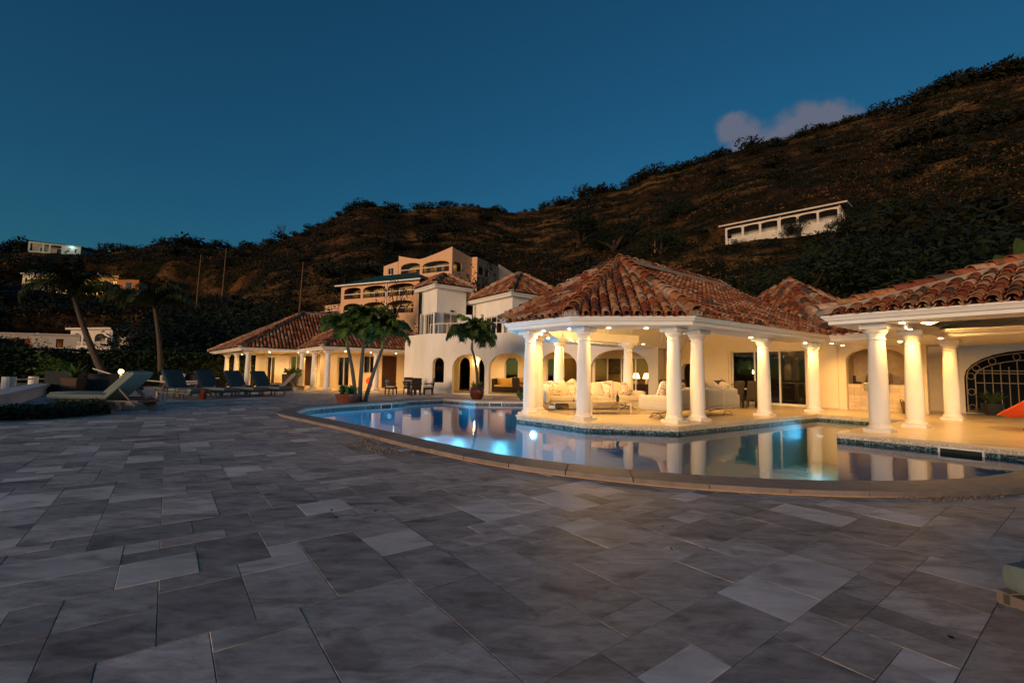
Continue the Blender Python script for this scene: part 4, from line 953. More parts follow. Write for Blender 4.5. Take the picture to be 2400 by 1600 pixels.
# -- long white veranda house high on the right
P0 = V2((48.7, 105)); q = dirv(-43); HD = thing('veranda_house', 'long white hillside house with six open veranda bays', 'building', (57, 97, 30), R(-43))
PH = Path([P0 + q * 1.0, P0 + q * 23.1]); ops_ = [(a - 1, b - 1, 33.2, 35.35, 35.6) for a, b in ((1.43, 4.56), (5.04, 8.16), (8.62, 11.81), (12.25, 15.39), (15.81, 19.0), (19.4, 22.56))]
arch_wall(PH, 28.5, 35.95, ops_, .3).build('front_wall', WHT2, HD)
rear(PH, .1, 22, 33, 36, 4.2, HD, WHT2, [(a, a + 1.3, 32.6, 34.7, DKG, 'window') for a in (1.2, 5.2, 9.2, 12.4, 15.5, 18.2)])
MB().add([PH.pt(a, d, z_) for a in (-1.1, 23.3) for d, z_ in ((-1.0, 36.2), (-1.0, 36.5), (7, 37.6), (7, 37.3))], [(0, 4, 5, 1), (1, 5, 6, 2), (0, 3, 7, 4), (0, 1, 2, 3), (4, 7, 6, 5)]).build('roof', WHT2, HD)
PHs = Path([PH.at(22.1), PH.at(22.1, 6.5)]); arch_wall(PHs, 28.5, 36.1, [(.6, 2.6, 33.2, 35.3, 35.6), (3.3, 5.6, 33.2, 35.3, 35.6)], .3).build('end_wall', WHT2, HD)
slab(PH, .1, 22, .31, 6.4, 35.62, 35.9, HD, mat('veranda_ceiling', (.045, .045, .05), .8), 'veranda_ceiling'); MB().bar(PH.pt(0, 0, 33.22), PH.pt(22.1, 0, 33.22), .2, .12).build('sill', TRIM, HD); MB().bar(PH.pt(11.35, -.1, 30), PH.pt(11.35, -.1, 36.1), .14).build('drainpipe', TRIM, HD)
MB().bar(PH.pt(.2, .3, 34.25), PH.pt(22, .3, 34.25), .06).build('glass_rail', STEEL, HD)
# -- white house with arched balcony and stairs on the left slope
P0 = V2((-126.4, 116)); q = dirv(-3); HE = thing('balcony_house', 'cream house with arched balcony, lit yellow porch and outside stair', 'building', (-115, 116, 18), R(-3))
PE_ = Path([P0, P0 + q * 9.3]); arch_wall(PE_, 20.7, 24.75, [(.3, 1.3, 21.8, 23.5, 24.0), (1.7, 4.4, 21.8, 23.5, 24.05), (4.9, 8.9, 21.8, 23.5, 24.05)], .35).build('balcony_wall', WHT2, HE)
for a, b in ((.3, 1.3), (1.7, 4.4), (4.9, 8.9)): baluster_row(PE_, a, b, 21.8, 22.7, HE, WHT2, .3, .1)
PG = Path([P0, P0 + q * 23.6]); rear(PG, 0, 23.6, 16, 25, 2.4, HE, YELW, [(2, 3.2, 21.6, 23.6, BRNR, 'door'), (5.6, 7, 22, 23.6, DKG, 'window'), (12, 13.2, 17.8, 20, BRNR, 'door'), (15.6, 17, 18.6, 20.2, DKG, 'window'), (18.6, 19.8, 17.9, 20, DKG, 'window')])
slab(PG, 0, 21, -.1, 2.5, 20.7, 21.3, HE, WHT2, 'balcony_floor'); slab(PG, 0, 23.6, -.4, 3, 14, 17.8, HE, WHT2, 'terrace_base'); slab(PG, -.3, 21.5, -.4, 8, 24.75, 25.0, HE, WHT2, 'roof')
for s_ in (.2, 4.6, 9.2, 13.6, 17.4, 20.8): MB().bar(PG.pt(s_, .1, 17.8), PG.pt(s_, .1, 20.8), .3).build('post', WHT2, HE)
baluster_row(PG, 9.3, 20.6, 17.8, 19.0, HE, WHT2, .34, .1); baluster_row(PG, 9.3, 20.6, 21.3, 22.4, HE, WHT2, .34, .1)
st = MB(); 
for i in range(14): st.box((*PG.at(20.9 + i * .34, -.5), 21.6 - i * .2), (.36, 1.3, .22))
st.build('stair', WHT2, HE); a, b = PG.pt(20.8, -1.0, 22.7), PG.pt(25.6, -1.0, 19.9); mb = MB().bar(a, b, .2, .14)
for i in range(12): t = (i + .5) / 12; x_, y_ = a[0] + (b[0] - a[0]) * t, a[1] + (b[1] - a[1]) * t; zt_ = a[2] + (b[2] - a[2]) * t; mb.box((x_, y_, zt_ - .5), (.1, .1, 1.0))
mb.build('stair_railing', WHT2, HE, kind='stuff')
c_ = V2(PG.at(23.6, 0)); MB().prism([tuple(c_), tuple(c_ + Vector((8.2, -.8))), tuple(c_ + Vector((9, 8))), tuple(c_ + Vector((0, 8)))], 14, 23.4).build('ochre_wing', ORNG, HE)
MB().add([(c_.x - .6, c_.y - .5, 24.2), (c_.x + 8.6, c_.y - 1.4, 23.2), (c_.x + 9.5, c_.y + 8.5, 23.4), (c_.x - .6, c_.y + 8.5, 24.6)], [(0, 1, 2, 3)]).build('wing_roof', WHT2, HE)
MB().box((c_.x + 5.4, c_.y - .62, 21.9), (1.3, .1, 1.5), R(-5)).build('wing_window', DKG, HE)
MB().box((c_.x + 1.3, c_.y - .15, 22.0), (1.6, .1, 1.9), R(-5)).build('lit_window', mat('lit_window', (.6, .4, .15), .8, emit=((1, .6, .15), .5)), HE)
for s_ in (11.5, 18.8, 3.0): lamp('porch_lamp', PG.pt(s_, 1.4, 20.3 if s_ > 5 else 24.0), 520 if s_ > 5 else 220, HE, col=(1, .62, .2), rad=.15)
# -- pale teal house on the left ridge
P0 = V2((-165.4, 152.6)); q = dirv(24); HF = thing('ridge_house', 'pale teal bungalow on the crest of the hill', 'building', (-159, 155, 40), R(24))
PR = Path([P0, P0 + q * 13.8]); arch_wall(PR, 36, 43.6, [(.5, 3.6, 40.4, 43.0, 43.0), (4.1, 5.3, 40.4, 43, 43), (5.8, 8.6, 40.2, 43, 43), (10.2, 11.1, 41, 42.4, 42.4), (12.2, 13.0, 41, 42.3, 42.3)], .3).build('front_wall', TEAL, HF)
rear(PR, 0, 9.4, 39, 43.5, 2.5, HF, GREYW, [(2, 3.4, 40.2, 42.4, DKG, 'window'), (6.4, 7.8, 40.2, 42.4, DKG, 'window')])
MB().add([PR.pt(-.8, -.8, 43.8), PR.pt(14.6, -.8, 43.3), PR.pt(16.5, 4, 43.3), PR.pt(14.6, 8, 44.0), PR.pt(-.8, 8, 44.6)], [(0, 1, 2, 3, 4)]).build('roof', GRNR, HF); MB().prism([tuple(p) for p in (PR.at(9.4, .3), PR.at(13.6, .3), PR.at(15, 6), PR.at(9.4, 6))], 36, 43.2).build('wing', TEAL, HF)
lamp('porch_lamp', PR.pt(11.4, -.8, 42.9), 60, HF, col=(.75, 1, .95), rad=.1)
# -- arched bungalow and flat-roofed house beyond the palms
P0 = V2((-62.1, 64)); q = dirv(-14); HG = thing('arched_bungalow', 'white arched porch bungalow behind the leaning palm', 'building', (-59, 63, 3), R(-14))
PJ = Path([P0 - q * .2, P0 + q * 7.6]); arch_wall(PJ, 2.0, 6.35, [(.35, 2.1, 4.15, 5.2, 5.85), (2.5, 3.9, 4.15, 5.2, 5.8), (4.6, 6.6, 4.15, 5.2, 5.8)], .35).build('porch_wall', WHT2, HG)
for a, b in ((.35, 2.1), (2.5, 3.9), (4.6, 6.6)): baluster_row(PJ, a, b, 4.1, 4.65, HG, WHT2, .2, .08)
rear(PJ, 0, 7.8, 3.5, 6.2, 2.4, HG, WHT2, [(1.2, 2.2, 4, 5.6, DKG, 'window'), (4.8, 5.9, 4, 5.6, DKG, 'window')]); slab(PJ, -.3, 8.2, -.5, 7, 6.35, 6.6, HG, WHT2, 'roof')
P0 = V2((-71, 62)); q = dirv(10); HH = thing('flat_roof_house', 'flat-roofed grey house beside the arched bungalow', 'building', (-66, 63, 2), R(10))
PK = Path([P0, P0 + q * 10.5]); arch_wall(PK, 1.5, lambda s_: 5.55 + .25 * math.exp(-((s_ - 5.2) * 3) ** 8), [(.3, 4.6, 3.4, 4.9, 4.9), (7.6, 8.5, 3.8, 5.0, 5.0)], .3).build('front_wall', GREYW, HH)
rear(PK, 0, 10.5, 2, 5.4, 2.2, HH, ORNG, [(1.2, 2.2, 3.2, 4.9, BRNR, 'door')]); slab(PK, -.4, 10.7, -.3, 7, 5.5, 5.7, HH, GREYW, 'roof'); lamp('porch_lamp', PK.pt(4.0, 1.2, 5.1), 50, HH, rad=.1)
# -- utility poles and posts on the slope
POLE = mat('weathered_pole', (.17, .10, .065), .9)
for i, (x, y, h, lb) in enumerate(((-63, 90, 11.5, 'tall thin timber pole on the slope behind the guest villa'), (-67, 104, 12.5, 'tall timber utility pole with cut-off top up the slope'), (-41.5, 88, 11.0, 'slim grey flagpole beside the peach apartment block'))):
    z = terr(x, y) - .3; tag(MB().tube([(x, y, z), (x + .3, y, z + h)], [.16, .09], 7).build('utility_pole', POLE), lb, 'pole')
tag(MB().tube([(33.5, 106, terr(33.5, 106) - .3), (33.5, 106, terr(33.5, 106) + 3.4)], [.2, .16], 7).build('timber_post', mat('pale_post', (.4, .25, .1), .9)), 'short pale timber post in the scrub above the pavilion roof', 'post')

# ================================================================ vegetation
def leafmat(name, c1, c2, rough=.55, rand=.25): return mat(name, c1, rough, c2, 3, .8, rand=rand, spec=.3)
SCRUB = leafmat('scrub_leaf', (.010, .011, .005), (.022, .020, .009)); TREEM = leafmat('tree_leaf', (.009, .014, .006), (.020, .027, .010)); HEDGEM = leafmat('hedge_leaf', (.022, .040, .014), (.04, .062, .02))
PALM = leafmat('palm_leaf', (.030, .066, .014), (.085, .12, .022), .45); PALMD = leafmat('coconut_leaf', (.020, .030, .012), (.038, .048, .018), .5); PTRUNK = mat('palm_trunk', (.11, .088, .07), .85, (.055, .044, .036), 12, .8, .5, 20, stretch=(1, 1, 4))
BARK = mat('bark', (.05, .034, .023), .9, (.03, .02, .014), 9, .7); AGAVE = leafmat('agave_leaf', (.05, .10, .03), (.09, .15, .04)); TERRA = mat('terracotta_pot', (.20, .055, .026), .6, (.13, .036, .018), 5, .6); GLAZE = mat('glazed_pot', (.085, .022, .018), .25, (.05, .014, .012), 5, .6)
LIT = leafmat('bright_leaf', (.06, .12, .02), (.10, .17, .03))
rv = random.Random(11)
def leaves(mb, c, r_, n, size, flat=.75, shell=.55, rr=rv):
    """n leaf-sized quads through an ellipsoid, denser towards its rim"""
    c = Vector(c)
    for _ in range(n):
        d = Vector((rr.gauss(0, 1), rr.gauss(0, 1), rr.gauss(0, 1))).normalized(); k = shell + (1 - shell) * rr.random() ** .5
        p = c + Vector((d.x * r_[0], d.y * r_[1], d.z * r_[2])) * k * rr.uniform(.8, 1.12)
        a = Vector((rr.gauss(0, 1), rr.gauss(0, 1), rr.gauss(0, .7))).normalized(); b = a.cross(d + Vector((0, 0, .3))).normalized() if abs(a.dot(d)) < .99 else Vector((1, 0, 0))
        s_ = size * rr.uniform(.6, 1.3); mb.add([p - a * s_, p - b * s_ * flat * .5, p + a * s_, p + b * s_ * flat * .5], [(0, 1, 2, 3)])
    return mb
def clump(seed, n, lob, size, h=.8, base=.0):
    r_ = random.Random(seed); mb = MB()
    for _ in range(lob):
        a = r_.uniform(0, 6.28); d = r_.uniform(0, .55); k = r_.uniform(.32, .6); leaves(mb, (math.cos(a) * d, math.sin(a) * d, base + k * h * .8 + r_.uniform(0, .45) * h), (k, k, k * h * .9), n // lob, size, rr=r_)
    return mb
BUSH = [clump(100 + i, 330, 5, .13, .8).mesh('scrub_bush', SCRUB) for i in range(6)]
def vis_dir(x): return math.atan2(x - 1200, 1066.7)
nb = 0; rb = random.Random(31)
def ridge_r(a): return lerp_tab(RIDGE, a)
lab = 'dark scrub bush growing on the dry hillside'
spots = []
for px in range(-40, 2460, 20):
    a = vis_dir(px + rb.uniform(-8, 8)); r_ = ridge_r(a) - rb.uniform(-1, 5); spots.append((a, r_, rb.choice((1.2, 1.6, 2.0, 2.6, 3.6, 4.6)) * (1.6 if px > 1280 else .95), 1))
for px, s_ in ((430, 6.5), (410, 4.5), (455, 5), (645, 4.2), (838, 5), (905, 5), (2280, 7), (2250, 6), (2310, 5), (2390, 8), (2420, 8), (1480, 6), (1500, 6.5), (1530, 6), (1560, 5.5), (1520, 5), (1590, 5), (1620, 4.5), (2090, 4.5), (2010, 4)): spots.append((vis_dir(px), ridge_r(vis_dir(px)) - 2, s_, 1))
while len(spots) < 296:
    a = vis_dir(rb.uniform(-60, 2460)); t = rb.random() ** .8; r0 = lerp_tab(FOOT, a) + 12; spots.append((a, r0 + (ridge_r(a) - r0) * t, rb.choice((1.6, 2.2, 2.8, 3.6, 4.6, 5.6)), 0))
AVOID = [(-110, 112, 30), (-52, 54, 14), (-62, 54, 12), (-112, 104, 20), (-26, 86, 20), (-16, 95, 18), (57, 98, 18), (-112, 117, 25), (-158, 156, 14), (-60, 64, 12)]
def clear(x, y, s_=0): return all(math.hypot(x - p[0], y - p[1]) > p[2] + s_ for p in AVOID)
for a, r_, s_, top_ in spots:
    x, y = r_ * math.sin(a), r_ * math.cos(a)
    if not clear(x, y) and not top_: continue
    o = inst('scrub_bush', rb.choice(BUSH), Matrix.Translation((x, y, terr(x, y) - .25 * s_)) @ Matrix.Rotation(rb.uniform(0, 6.28), 4, 'Z') @ Matrix.Diagonal((s_ * 1.25, s_ * 1.25, s_ * rb.uniform(.8, 1.2), 1)))
    side = next(n_ for lim, n_ in ((-.45, 'above the cream balcony house'), (-.12, 'behind the guest villa'), (.12, 'above the peach houses'), (.45, 'above the main pavilion'), (9, 'around the long veranda house')) if a < lim)
    tag(o, ('dark bush on the ridge line ' if top_ else 'dark scrub bush on the dry slope ') + side, 'bush', ('ridge bushes ' if top_ else 'slope bushes ') + side)
# low scrub and dry grass too small to count
mb = MB(); gm = MB()
for _ in range(9000):
    a = vis_dir(rb.uniform(-80, 2480)); r0 = lerp_tab(FOOT, a) + 4; r_ = r0 + (ridge_r(a) - r0) * rb.random(); x, y = r_ * math.sin(a), r_ * math.cos(a)
    if not clear(x, y, -5): continue
    if rb.random() < .42: k = rb.uniform(.9, 2.4); leaves(mb, (x, y, terr(x, y) + .35 * k), (k, k, k * .7), 28, .4, rr=rb)
    else: leaves(mb, (x, y, terr(x, y) + .2), (.8, .8, .55), 8, .42, rr=rb)
mb.build('scrub_cover', SCRUB, kind='stuff')
GRS = mat('dry_grass_blade', (.13, .07, .024), .9, (.08, .04, .014), .3, .8)
for _ in range(9000):
    a = vis_dir(rb.uniform(-80, 2480)); r0 = lerp_tab(FOOT, a) + 18; r_ = r0 + (ridge_r(a) - r0) * rb.random(); x, y = r_ * math.sin(a), r_ * math.cos(a); z = terr(x, y)
    if noise.noise(Vector((x * .03, y * .03, 9))) < -.02 or not clear(x, y, -6): continue
    for k in range(4):
        t = rb.uniform(0, 6.28); h = rb.uniform(.2, .5); w_ = .2; gx, gy = x + rb.uniform(-.6, .6), y + rb.uniform(-.6, .6)
        gm.add([(gx - w_ * math.cos(t), gy - w_ * math.sin(t), z - .1), (gx + w_ * math.cos(t), gy + w_ * math.sin(t), z - .1), (gx + rb.uniform(-.3, .3), gy + rb.uniform(-.3, .3), z + h)], [(0, 1, 2)])
gm.build('dry_grass', GRS, kind='stuff')
# trees at the foot of the hill: trunk, limbs and leafy crown
def make_tree(seed, m, n=2300, leaf=.068):
    r_ = random.Random(seed); tr = MB(); cr = MB(); tr.tube([(0, 0, -.1), (.03, 0, .25), (.0, .03, .5)], [.06, .045, .03], 7)
    for _ in range(9):
        a = r_.uniform(0, 6.28); d = r_.uniform(.12, .42); z = r_.uniform(.42, .85); k = r_.uniform(.16, .27); p = (math.cos(a) * d, math.sin(a) * d, z); tr.tube([(0, .01, .33), ((p[0]) * .5, p[1] * .5, .33 + (z - .33) * .6), p], [.025, .016, .006], 5); leaves(cr, p, (k, k, k * .8), n // 9, leaf * .36, rr=r_)
    return tr.mesh('trunk', BARK, True), cr.mesh('crown', m)
TREES = [make_tree(50 + i, TREEM) for i in range(4)]
def tree(x, y, z, h, lb, group=None, k=None, w_=1.):
    t = thing('leafy_tree', lb, 'tree', (x, y, z), rb.uniform(0, 6.28), group); t.scale = (h * w_, h * w_, h)
    for nm, me in zip(('trunk', 'crown'), k or rb.choice(TREES)):
        o = bpy.data.objects.new(nm, me); C.objects.link(o); o.parent = t
    return t
for px, ty, r_, h in ((1120, 640, 70, 7), (1165, 612, 62, 8), (1220, 600, 64, 9), (1300, 585, 62, 9), (1350, 560, 66, 10), (1400, 575, 58, 8), (1470, 575, 60, 8), (1530, 590, 55, 8), (1600, 590, 60, 7), (1640, 600, 55, 7), (1700, 620, 52, 6), (1760, 610, 54, 6.5),
        (1830, 590, 58, 7), (1890, 575, 62, 7), (1950, 545, 70, 9), (2000, 540, 66, 9), (2060, 530, 64, 9), (2110, 510, 66, 9), (2170, 500, 62, 9), (2230, 470, 66, 10), (2290, 460, 60, 10), (2350, 470, 56, 9), (2410, 480, 56, 9), (1360, 470, 150, 12), (1440, 500, 130, 11), (1600, 450, 150, 13), (1550, 520, 110, 9), (2050, 470, 100, 11), (2180, 430, 110, 11), (2300, 430, 100, 11),
        (520, 690, 64, 6), (570, 680, 70, 7), (620, 710, 60, 6), (460, 700, 66, 7), (400, 720, 62, 7), (330, 730, 60, 7), (680, 700, 66, 6), (740, 690, 74, 6), (800, 600, 105, 8), (850, 640, 98, 6), (20, 760, 70, 6), (1080, 690, 66, 6), (1130, 690, 58, 6), (440, 770, 54, 5)):
    a = vis_dir(px); x, y = r_ * math.sin(a), r_ * math.cos(a); el = lerp_tab([(q, w_) for q, w_ in ((-10, 0), (10, 0))], 0)
    d = cdir(px, ty); z = EYE + d.z / math.hypot(d.x, d.y) * r_ - h * 1.02
    z = min(z, terr(x, y) - .42 * h); h2 = max(h, (EYE + d.z / math.hypot(d.x, d.y) * r_ - z) / 1.02); h2 = min(h2, h * 1.7)
    zone = next(n_ for lim, n_ in ((460, 'on the slope beyond the tall hedge'), (760, 'on the slope behind the guest villa roof'), (1100, 'beside the peach apartment block'), (1290, 'behind the two upper rooms of the main house'), (1500, 'rising behind the main pavilion roof'), (1720, 'behind the long slope of the main pavilion roof'), (1930, 'below the long veranda house'), (9999, 'behind the poolside veranda roof')) if px < lim)
    tree(x, y, z, h2, ('tall' if h2 > 10 else 'spreading' if h2 > 7.5 else 'low') + ' dark leafy tree ' + zone, 'dark trees ' + zone, w_=rb.uniform(.95, 1.3))
tree(59.5, 93.0, 29.2, 5.6, 'clipped dome-shaped tree in front of the veranda house', w_=1.1, k=make_tree(77, SCRUB, 3000, .07)); tree(50.6, 100.5, 29.6, 3.0, 'small round shrub at the corner of the veranda house', w_=1.2); tree(66.5, 88, 29.0, 6.2, 'dark spreading tree hiding the end of the veranda house', w_=1.5)
tree(-19.5, 75, 5.5, 12.5, 'slender airy tree before the peach apartment block', w_=.5, k=make_tree(78, TREEM, 420, .07)); tree(-6.0, 80, 9.5, 13.0, 'loose dark tree beside the upper peach house', w_=.6, k=make_tree(79, TREEM, 600, .08))
# dry bare tree standing alone on the left ridge
dt = MB(); rr_ = random.Random(3)
def twig(p, d, l, r0, n):
    q = p + d * l; dt.tube([p, p + d * l * .5 + Vector((rr_.uniform(-.1, .1), rr_.uniform(-.1, .1), 0)) * l, q], [r0, r0 * .8, r0 * .5], 4, False)
    if n:
        for _ in range(3): twig(q - d * l * rr_.uniform(0, .4), (d + Vector((rr_.uniform(-.6, .6), rr_.uniform(-.5, .5), rr_.uniform(-.05, .5)))).normalized(), l * .68, r0 * .55, n - 1)
a = vis_dir(650); rx_ = ridge_r(a) - 6; bx, by = rx_ * math.sin(a), rx_ * math.cos(a)
twig(Vector((bx, by, terr(bx, by) - .5)), Vector((0, 0, 1)), 3.6, .28, 4); tag(dt.build('bare_tree', BARK), 'bare twiggy tree alone on the ridge line', 'tree')

# ---- palms
def frond_mesh(L_, droop, m, seed, nl=26, ll=.42, lw=.035, bend=.6):
    """feather frond along +X: arching rachis with drooping leaflets both sides"""
    r_ = random.Random(seed); mb = MB(); pts = []; n = 12; ang = R(58); p = Vector((0, 0, 0))
    for i in range(n + 1): pts.append(p.copy()); p = p + Vector((math.cos(ang), 0, math.sin(ang))) * (L_ / n); ang -= droop / n * (.5 + i / n)
    mb.tube(pts, [.022 * L_ / 1.4 * (1 - .85 * i / n) for i in range(n + 1)], 5)
    for k in range(nl):
        t = .12 + .88 * (k + .5) / nl; f = t * n; i = min(int(f), n - 1); c = pts[i].lerp(pts[i + 1], f - i); tg = (pts[i + 1] - pts[i]).normalized(); prof = math.sin(math.pi * min(1, t * .92 + .06)) ** .55
        for sd in (-1, 1):
            l = ll * L_ / 1.4 * prof * r_.uniform(.85, 1.1); dr = Vector((0, sd, 0)) * .78 + tg * .55 + Vector((0, 0, r_.uniform(-.05, .35)))
            dr.normalize(); mid = c + dr * l * .5; end = c + dr * l * .8 + Vector((0, 0, -bend * l * r_.uniform(.45, .8))); wv = tg * lw * L_ / 1.4
            mb.add([c - wv * .5, c + wv * .5, mid + wv * .6, mid - wv * .6, end], [(0, 1, 2, 3), (3, 2, 4)])
    return mb.mesh('frond', m)
def palm(name, lb, base, top, crown, nf, meshes, lean=None, r0=.10, r1=.065, group=None, upn=4, shaft=None, trm=None):
    b, t = Vector(base), Vector(top); o = thing(name, lb, 'palm', tuple(b), 0, group); mid = (b + t) / 2 + Vector(lean or (0, 0, 0)); pts = []
    for i in range(15): k = i / 14; pts.append(b * (1 - k) ** 2 + mid * 2 * k * (1 - k) + t * k * k)
    MB().tube(pts, [r0 * (1.35 if i == 0 else 1) + (r1 - r0) * i / 14 + (.004 if i % 2 else 0) for i in range(15)], 9).build('trunk', trm or PTRUNK, o, smooth=True)
    if shaft: MB().tube([t - Vector((0, 0, .02)), t + Vector((0, 0, shaft * .5)), t + Vector((0, 0, shaft))], [r1 * 1.25, r1 * 1.2, r1 * .6], 9).build('crownshaft', mat('crownshaft_green', (.10, .14, .03), .4), o, smooth=True)
    tp = t + Vector((0, 0, shaft or 0))
    for i in range(nf):
        yaw = 6.283 * i / nf * 1.0 + rb.uniform(-.25, .25) + i * 2.4; pit = rb.uniform(-.55, .35) if i >= upn else rb.uniform(-.9, -.5)
        inst('frond', rb.choice(meshes), Matrix.Translation(tp) @ Matrix.Rotation(yaw, 4, 'Z') @ Matrix.Rotation(pit * .8, 4, 'Y') @ Matrix.Scale(crown * rb.uniform(.85, 1.1), 4), o)
    return o
FM = [frond_mesh(1.0, R(125 + 16 * i), PALM, i, 34, .52, .055, .85) for i in range(3)]; FC = [frond_mesh(1.0, R(125 + 18 * i), PALMD, 20 + i, 34, .42, .03, 1.0) for i in range(3)]
lb3 = 'slim palm of the three-trunk clump at the far pool edge'
palm('adonidia_palm', lb3 + ', leaning towards the loungers', (-6.28, 18.5, DZ), (-6.85, 18.9, 2.25), 1.5, 19, FM, (.12, 0, .1), .085, .055, 'three palms in one clump', shaft=.4)
palm('adonidia_palm', lb3 + ', standing upright in the middle', (-6.14, 18.6, DZ), (-6.1, 18.7, 2.45), 1.55, 20, FM, (-.05, 0, 0), .09, .058, 'three palms in one clump', shaft=.45)
palm('adonidia_palm', lb3 + ', leaning towards the dining table', (-5.9, 18.5, DZ), (-5.35, 18.8, 2.15), 1.5, 19, FM, (-.06, 0, .1), .085, .055, 'three palms in one clump', shaft=.4)
palm('potted_palm', 'single palm with curved trunk growing from a dark glazed pot', (-1.66, 22.2, .45), (-1.95, 22.2, 2.35), 1.65, 19, FM, (.18, 0, .1), .075, .05, shaft=.42)
palm('coconut_palm', 'tall coconut palm with trunk leaning over the bollard lamp', (-28.0, 31.9, DZ), (-31.3, 32.2, 6.1), 3.7, 20, FC, (-.1, 0, -.6), .26, .13, trm=mat('coconut_trunk', (.105, .078, .06), .9, (.055, .042, .033), 10, .8, .5, 14))
palm('coconut_palm', 'nearly straight coconut palm behind the cushioned outdoor sofa', (-25.6, 33.4, DZ), (-26.6, 33.6, 5.6), 3.4, 18, FC, (.3, 0, 0), .20, .11, trm=mat('coconut_trunk', (.2, .15, .11)))
palm('garden_palm', 'dark drooping palm in the shade behind the guest villa', (-32, 58, -1), (-32.5, 58, 4.6), 4.4, 16, FC, (0, 0, 0), .22, .14); palm('garden_palm', 'dark palm between the arched bungalow and the straight coconut palm', (-40, 56, -1), (-40, 56, 4.0), 4.2, 16, FC, (0, 0, 0), .22, .14)
# traveller's palm behind the veranda roof
tp_ = thing('travellers_palm', 'broad-leaved palm fanning above the veranda roof', 'palm', (25.5, 21.5, 0)); MB().tube([(25.5, 21.5, 0), (25.5, 21.5, 4.2)], .16, 8).build('trunk', PTRUNK, tp_)
for i in range(9):
    a = R(168 - i * 16); d = Vector((math.cos(a), -.2, math.sin(a))).normalized(); s_ = Vector((25.5, 21.5, 4.1)); e_ = s_ + d * 2.2; sid = Vector((-d.z, .25, d.x)).normalized(); m = MB(); m.tube([s_, e_], [.05, .025], 5); L_ = 2.6; row = []
    for k in range(9): t = k / 8; w_ = .42 * math.sin(math.pi * (t * .9 + .06)) ** .6; c = e_ + d * L_ * t + Vector((0, 0, -.35 * t * t)); row.append((c - sid * w_ + Vector((0, -.1 * w_, -.1)), c, c + sid * w_ + Vector((0, -.1 * w_, -.1))))
    for p_, q_ in zip(row, row[1:]): m.add([*p_, *q_], [(0, 1, 4, 3), (1, 2, 5, 4)])
    m.build('leaf', mat('paddle_leaf', (.055, .085, .035), .4, (.035, .06, .02), 4, .7), tp_, smooth=2)
# ---- hedges and planters
def hedge(lb, pts, w_, z0, z1, n, size, m, group=None):
    P = Path(pts); t = thing('hedge', lb, 'hedge', XY(P.at(P.len / 2), z0), 0, group); core = MB(); lf = MB()
    k = max(2, int(P.len / 1.2))
    for i in range(k): a, b = P.at(P.len * i / k), P.at(P.len * (i + 1) / k); core.bar(XY(a, (z0 + z1) / 2 - .05), XY(b, (z0 + z1) / 2 - .05), w_ * .82, (z1 - z0) * .9)
    for _ in range(n):
        s_ = rv.uniform(0, P.len); f = rv.choice((0, 0, 1, 2)); d = rv.uniform(-.5, .5) * w_; z = z1 if f == 1 else rv.uniform(z0, z1)
        if f == 0: d = -.5 * w_ * rv.uniform(.9, 1.08)
        if f == 2: d = .5 * w_
        leaves(lf, P.pt(s_, d, z + rv.uniform(-.05, .05)), (.12, .12, .1), 3, size)
    core.build('branch_core', mat('hedge_core', (.008, .012, .005), .9), t); lf.build('foliage', m, t, kind='stuff')
hedge('low clipped hedge in front of the paired loungers', [(-17.5, 8.6), (-13.0, 10.4), (-11.5, 11.3), (-11.35, 12.2), (-12.5, 13.2)], .85, DZ, .17, 4200, .055, HEDGEM)
hedge('low clipped hedge under the leaning coconut palm', [(-24.5, 24.2), (-21.0, 26.0)], .8, DZ, .32, 900, .07, HEDGEM); hedge('tall dark hedge enclosing the lounger terrace', [(-46, 28), (-34, 37), (-27, 42), (-22, 46)], 2.0, -.5, 2.5, 5200, .16, HEDGEM); hedge('low dark hedge behind the outdoor sofa', [(-27, 31.5), (-22.6, 34), (-20.5, 37)], 1.0, DZ, .9, 1200, .09, HEDGEM)
def agave(lb, x, y, z, r_, n, m, name='agave', cat='plant'):
    t = MB()
    for i in range(n):
        a = i * 2.4; e = R(rv.uniform(38, 85)); l = r_ * rv.uniform(.75, 1.1); d = Vector((math.cos(a) * math.cos(e), math.sin(a) * math.cos(e), math.sin(e))); s_ = Vector((-math.sin(a), math.cos(a), 0)); b = Vector((x, y, z)); w_ = r_ * .11; mid = b + d * l * .55 + Vector((0, 0, .02)); end = b + d * l + Vector((math.cos(a), math.sin(a), 0)) * l * .12
        t.add([b - s_ * w_ * .7, b + s_ * w_ * .7, mid + s_ * w_, mid - s_ * w_, end, mid + Vector((0, 0, -w_ * .5))], [(0, 1, 2, 3), (3, 2, 4), (0, 3, 5), (1, 5, 2), (5, 3, 4), (2, 5, 4)])
    return tag(t.build(name, m, smooth=False), lb, cat)
def pot(lb, x, y, z, prof, m, name='plant_pot', n=24):
    o = thing(name, lb, 'pot', (x, y, z)); MB().lathe(prof, n).build('body', m, o, smooth=True, world=False); r_, h = prof[-1]; MB().lathe([(0, h - .06), (r_ * .93, h - .06)], n).build('soil', BARK, o, world=False); return o
pot('low wide terracotta pot of agaves beside the palm clump', -6.32, 17.66, DZ, [(.0, 0), (.30, 0), (.36, .12), (.42, .32), (.45, .34), (.45, .39), (.41, .39), (.40, .36)], TERRA)
for k in range(5): agave('agave rosette in the low terracotta pot', -6.32 + .2 * math.cos(k * 1.26), 17.66 + .2 * math.sin(k * 1.26), .30, .42, 12, AGAVE)['group'] = 'agaves in the terracotta pot'
pot('round dark glazed pot holding the single palm', -1.66, 22.2, DZ, [(0, 0), (.22, 0), (.31, .15), (.35, .33), (.33, .48), (.30, .53), (.33, .57), (.33, .6), (.29, .6), (.28, .56)], GLAZE)
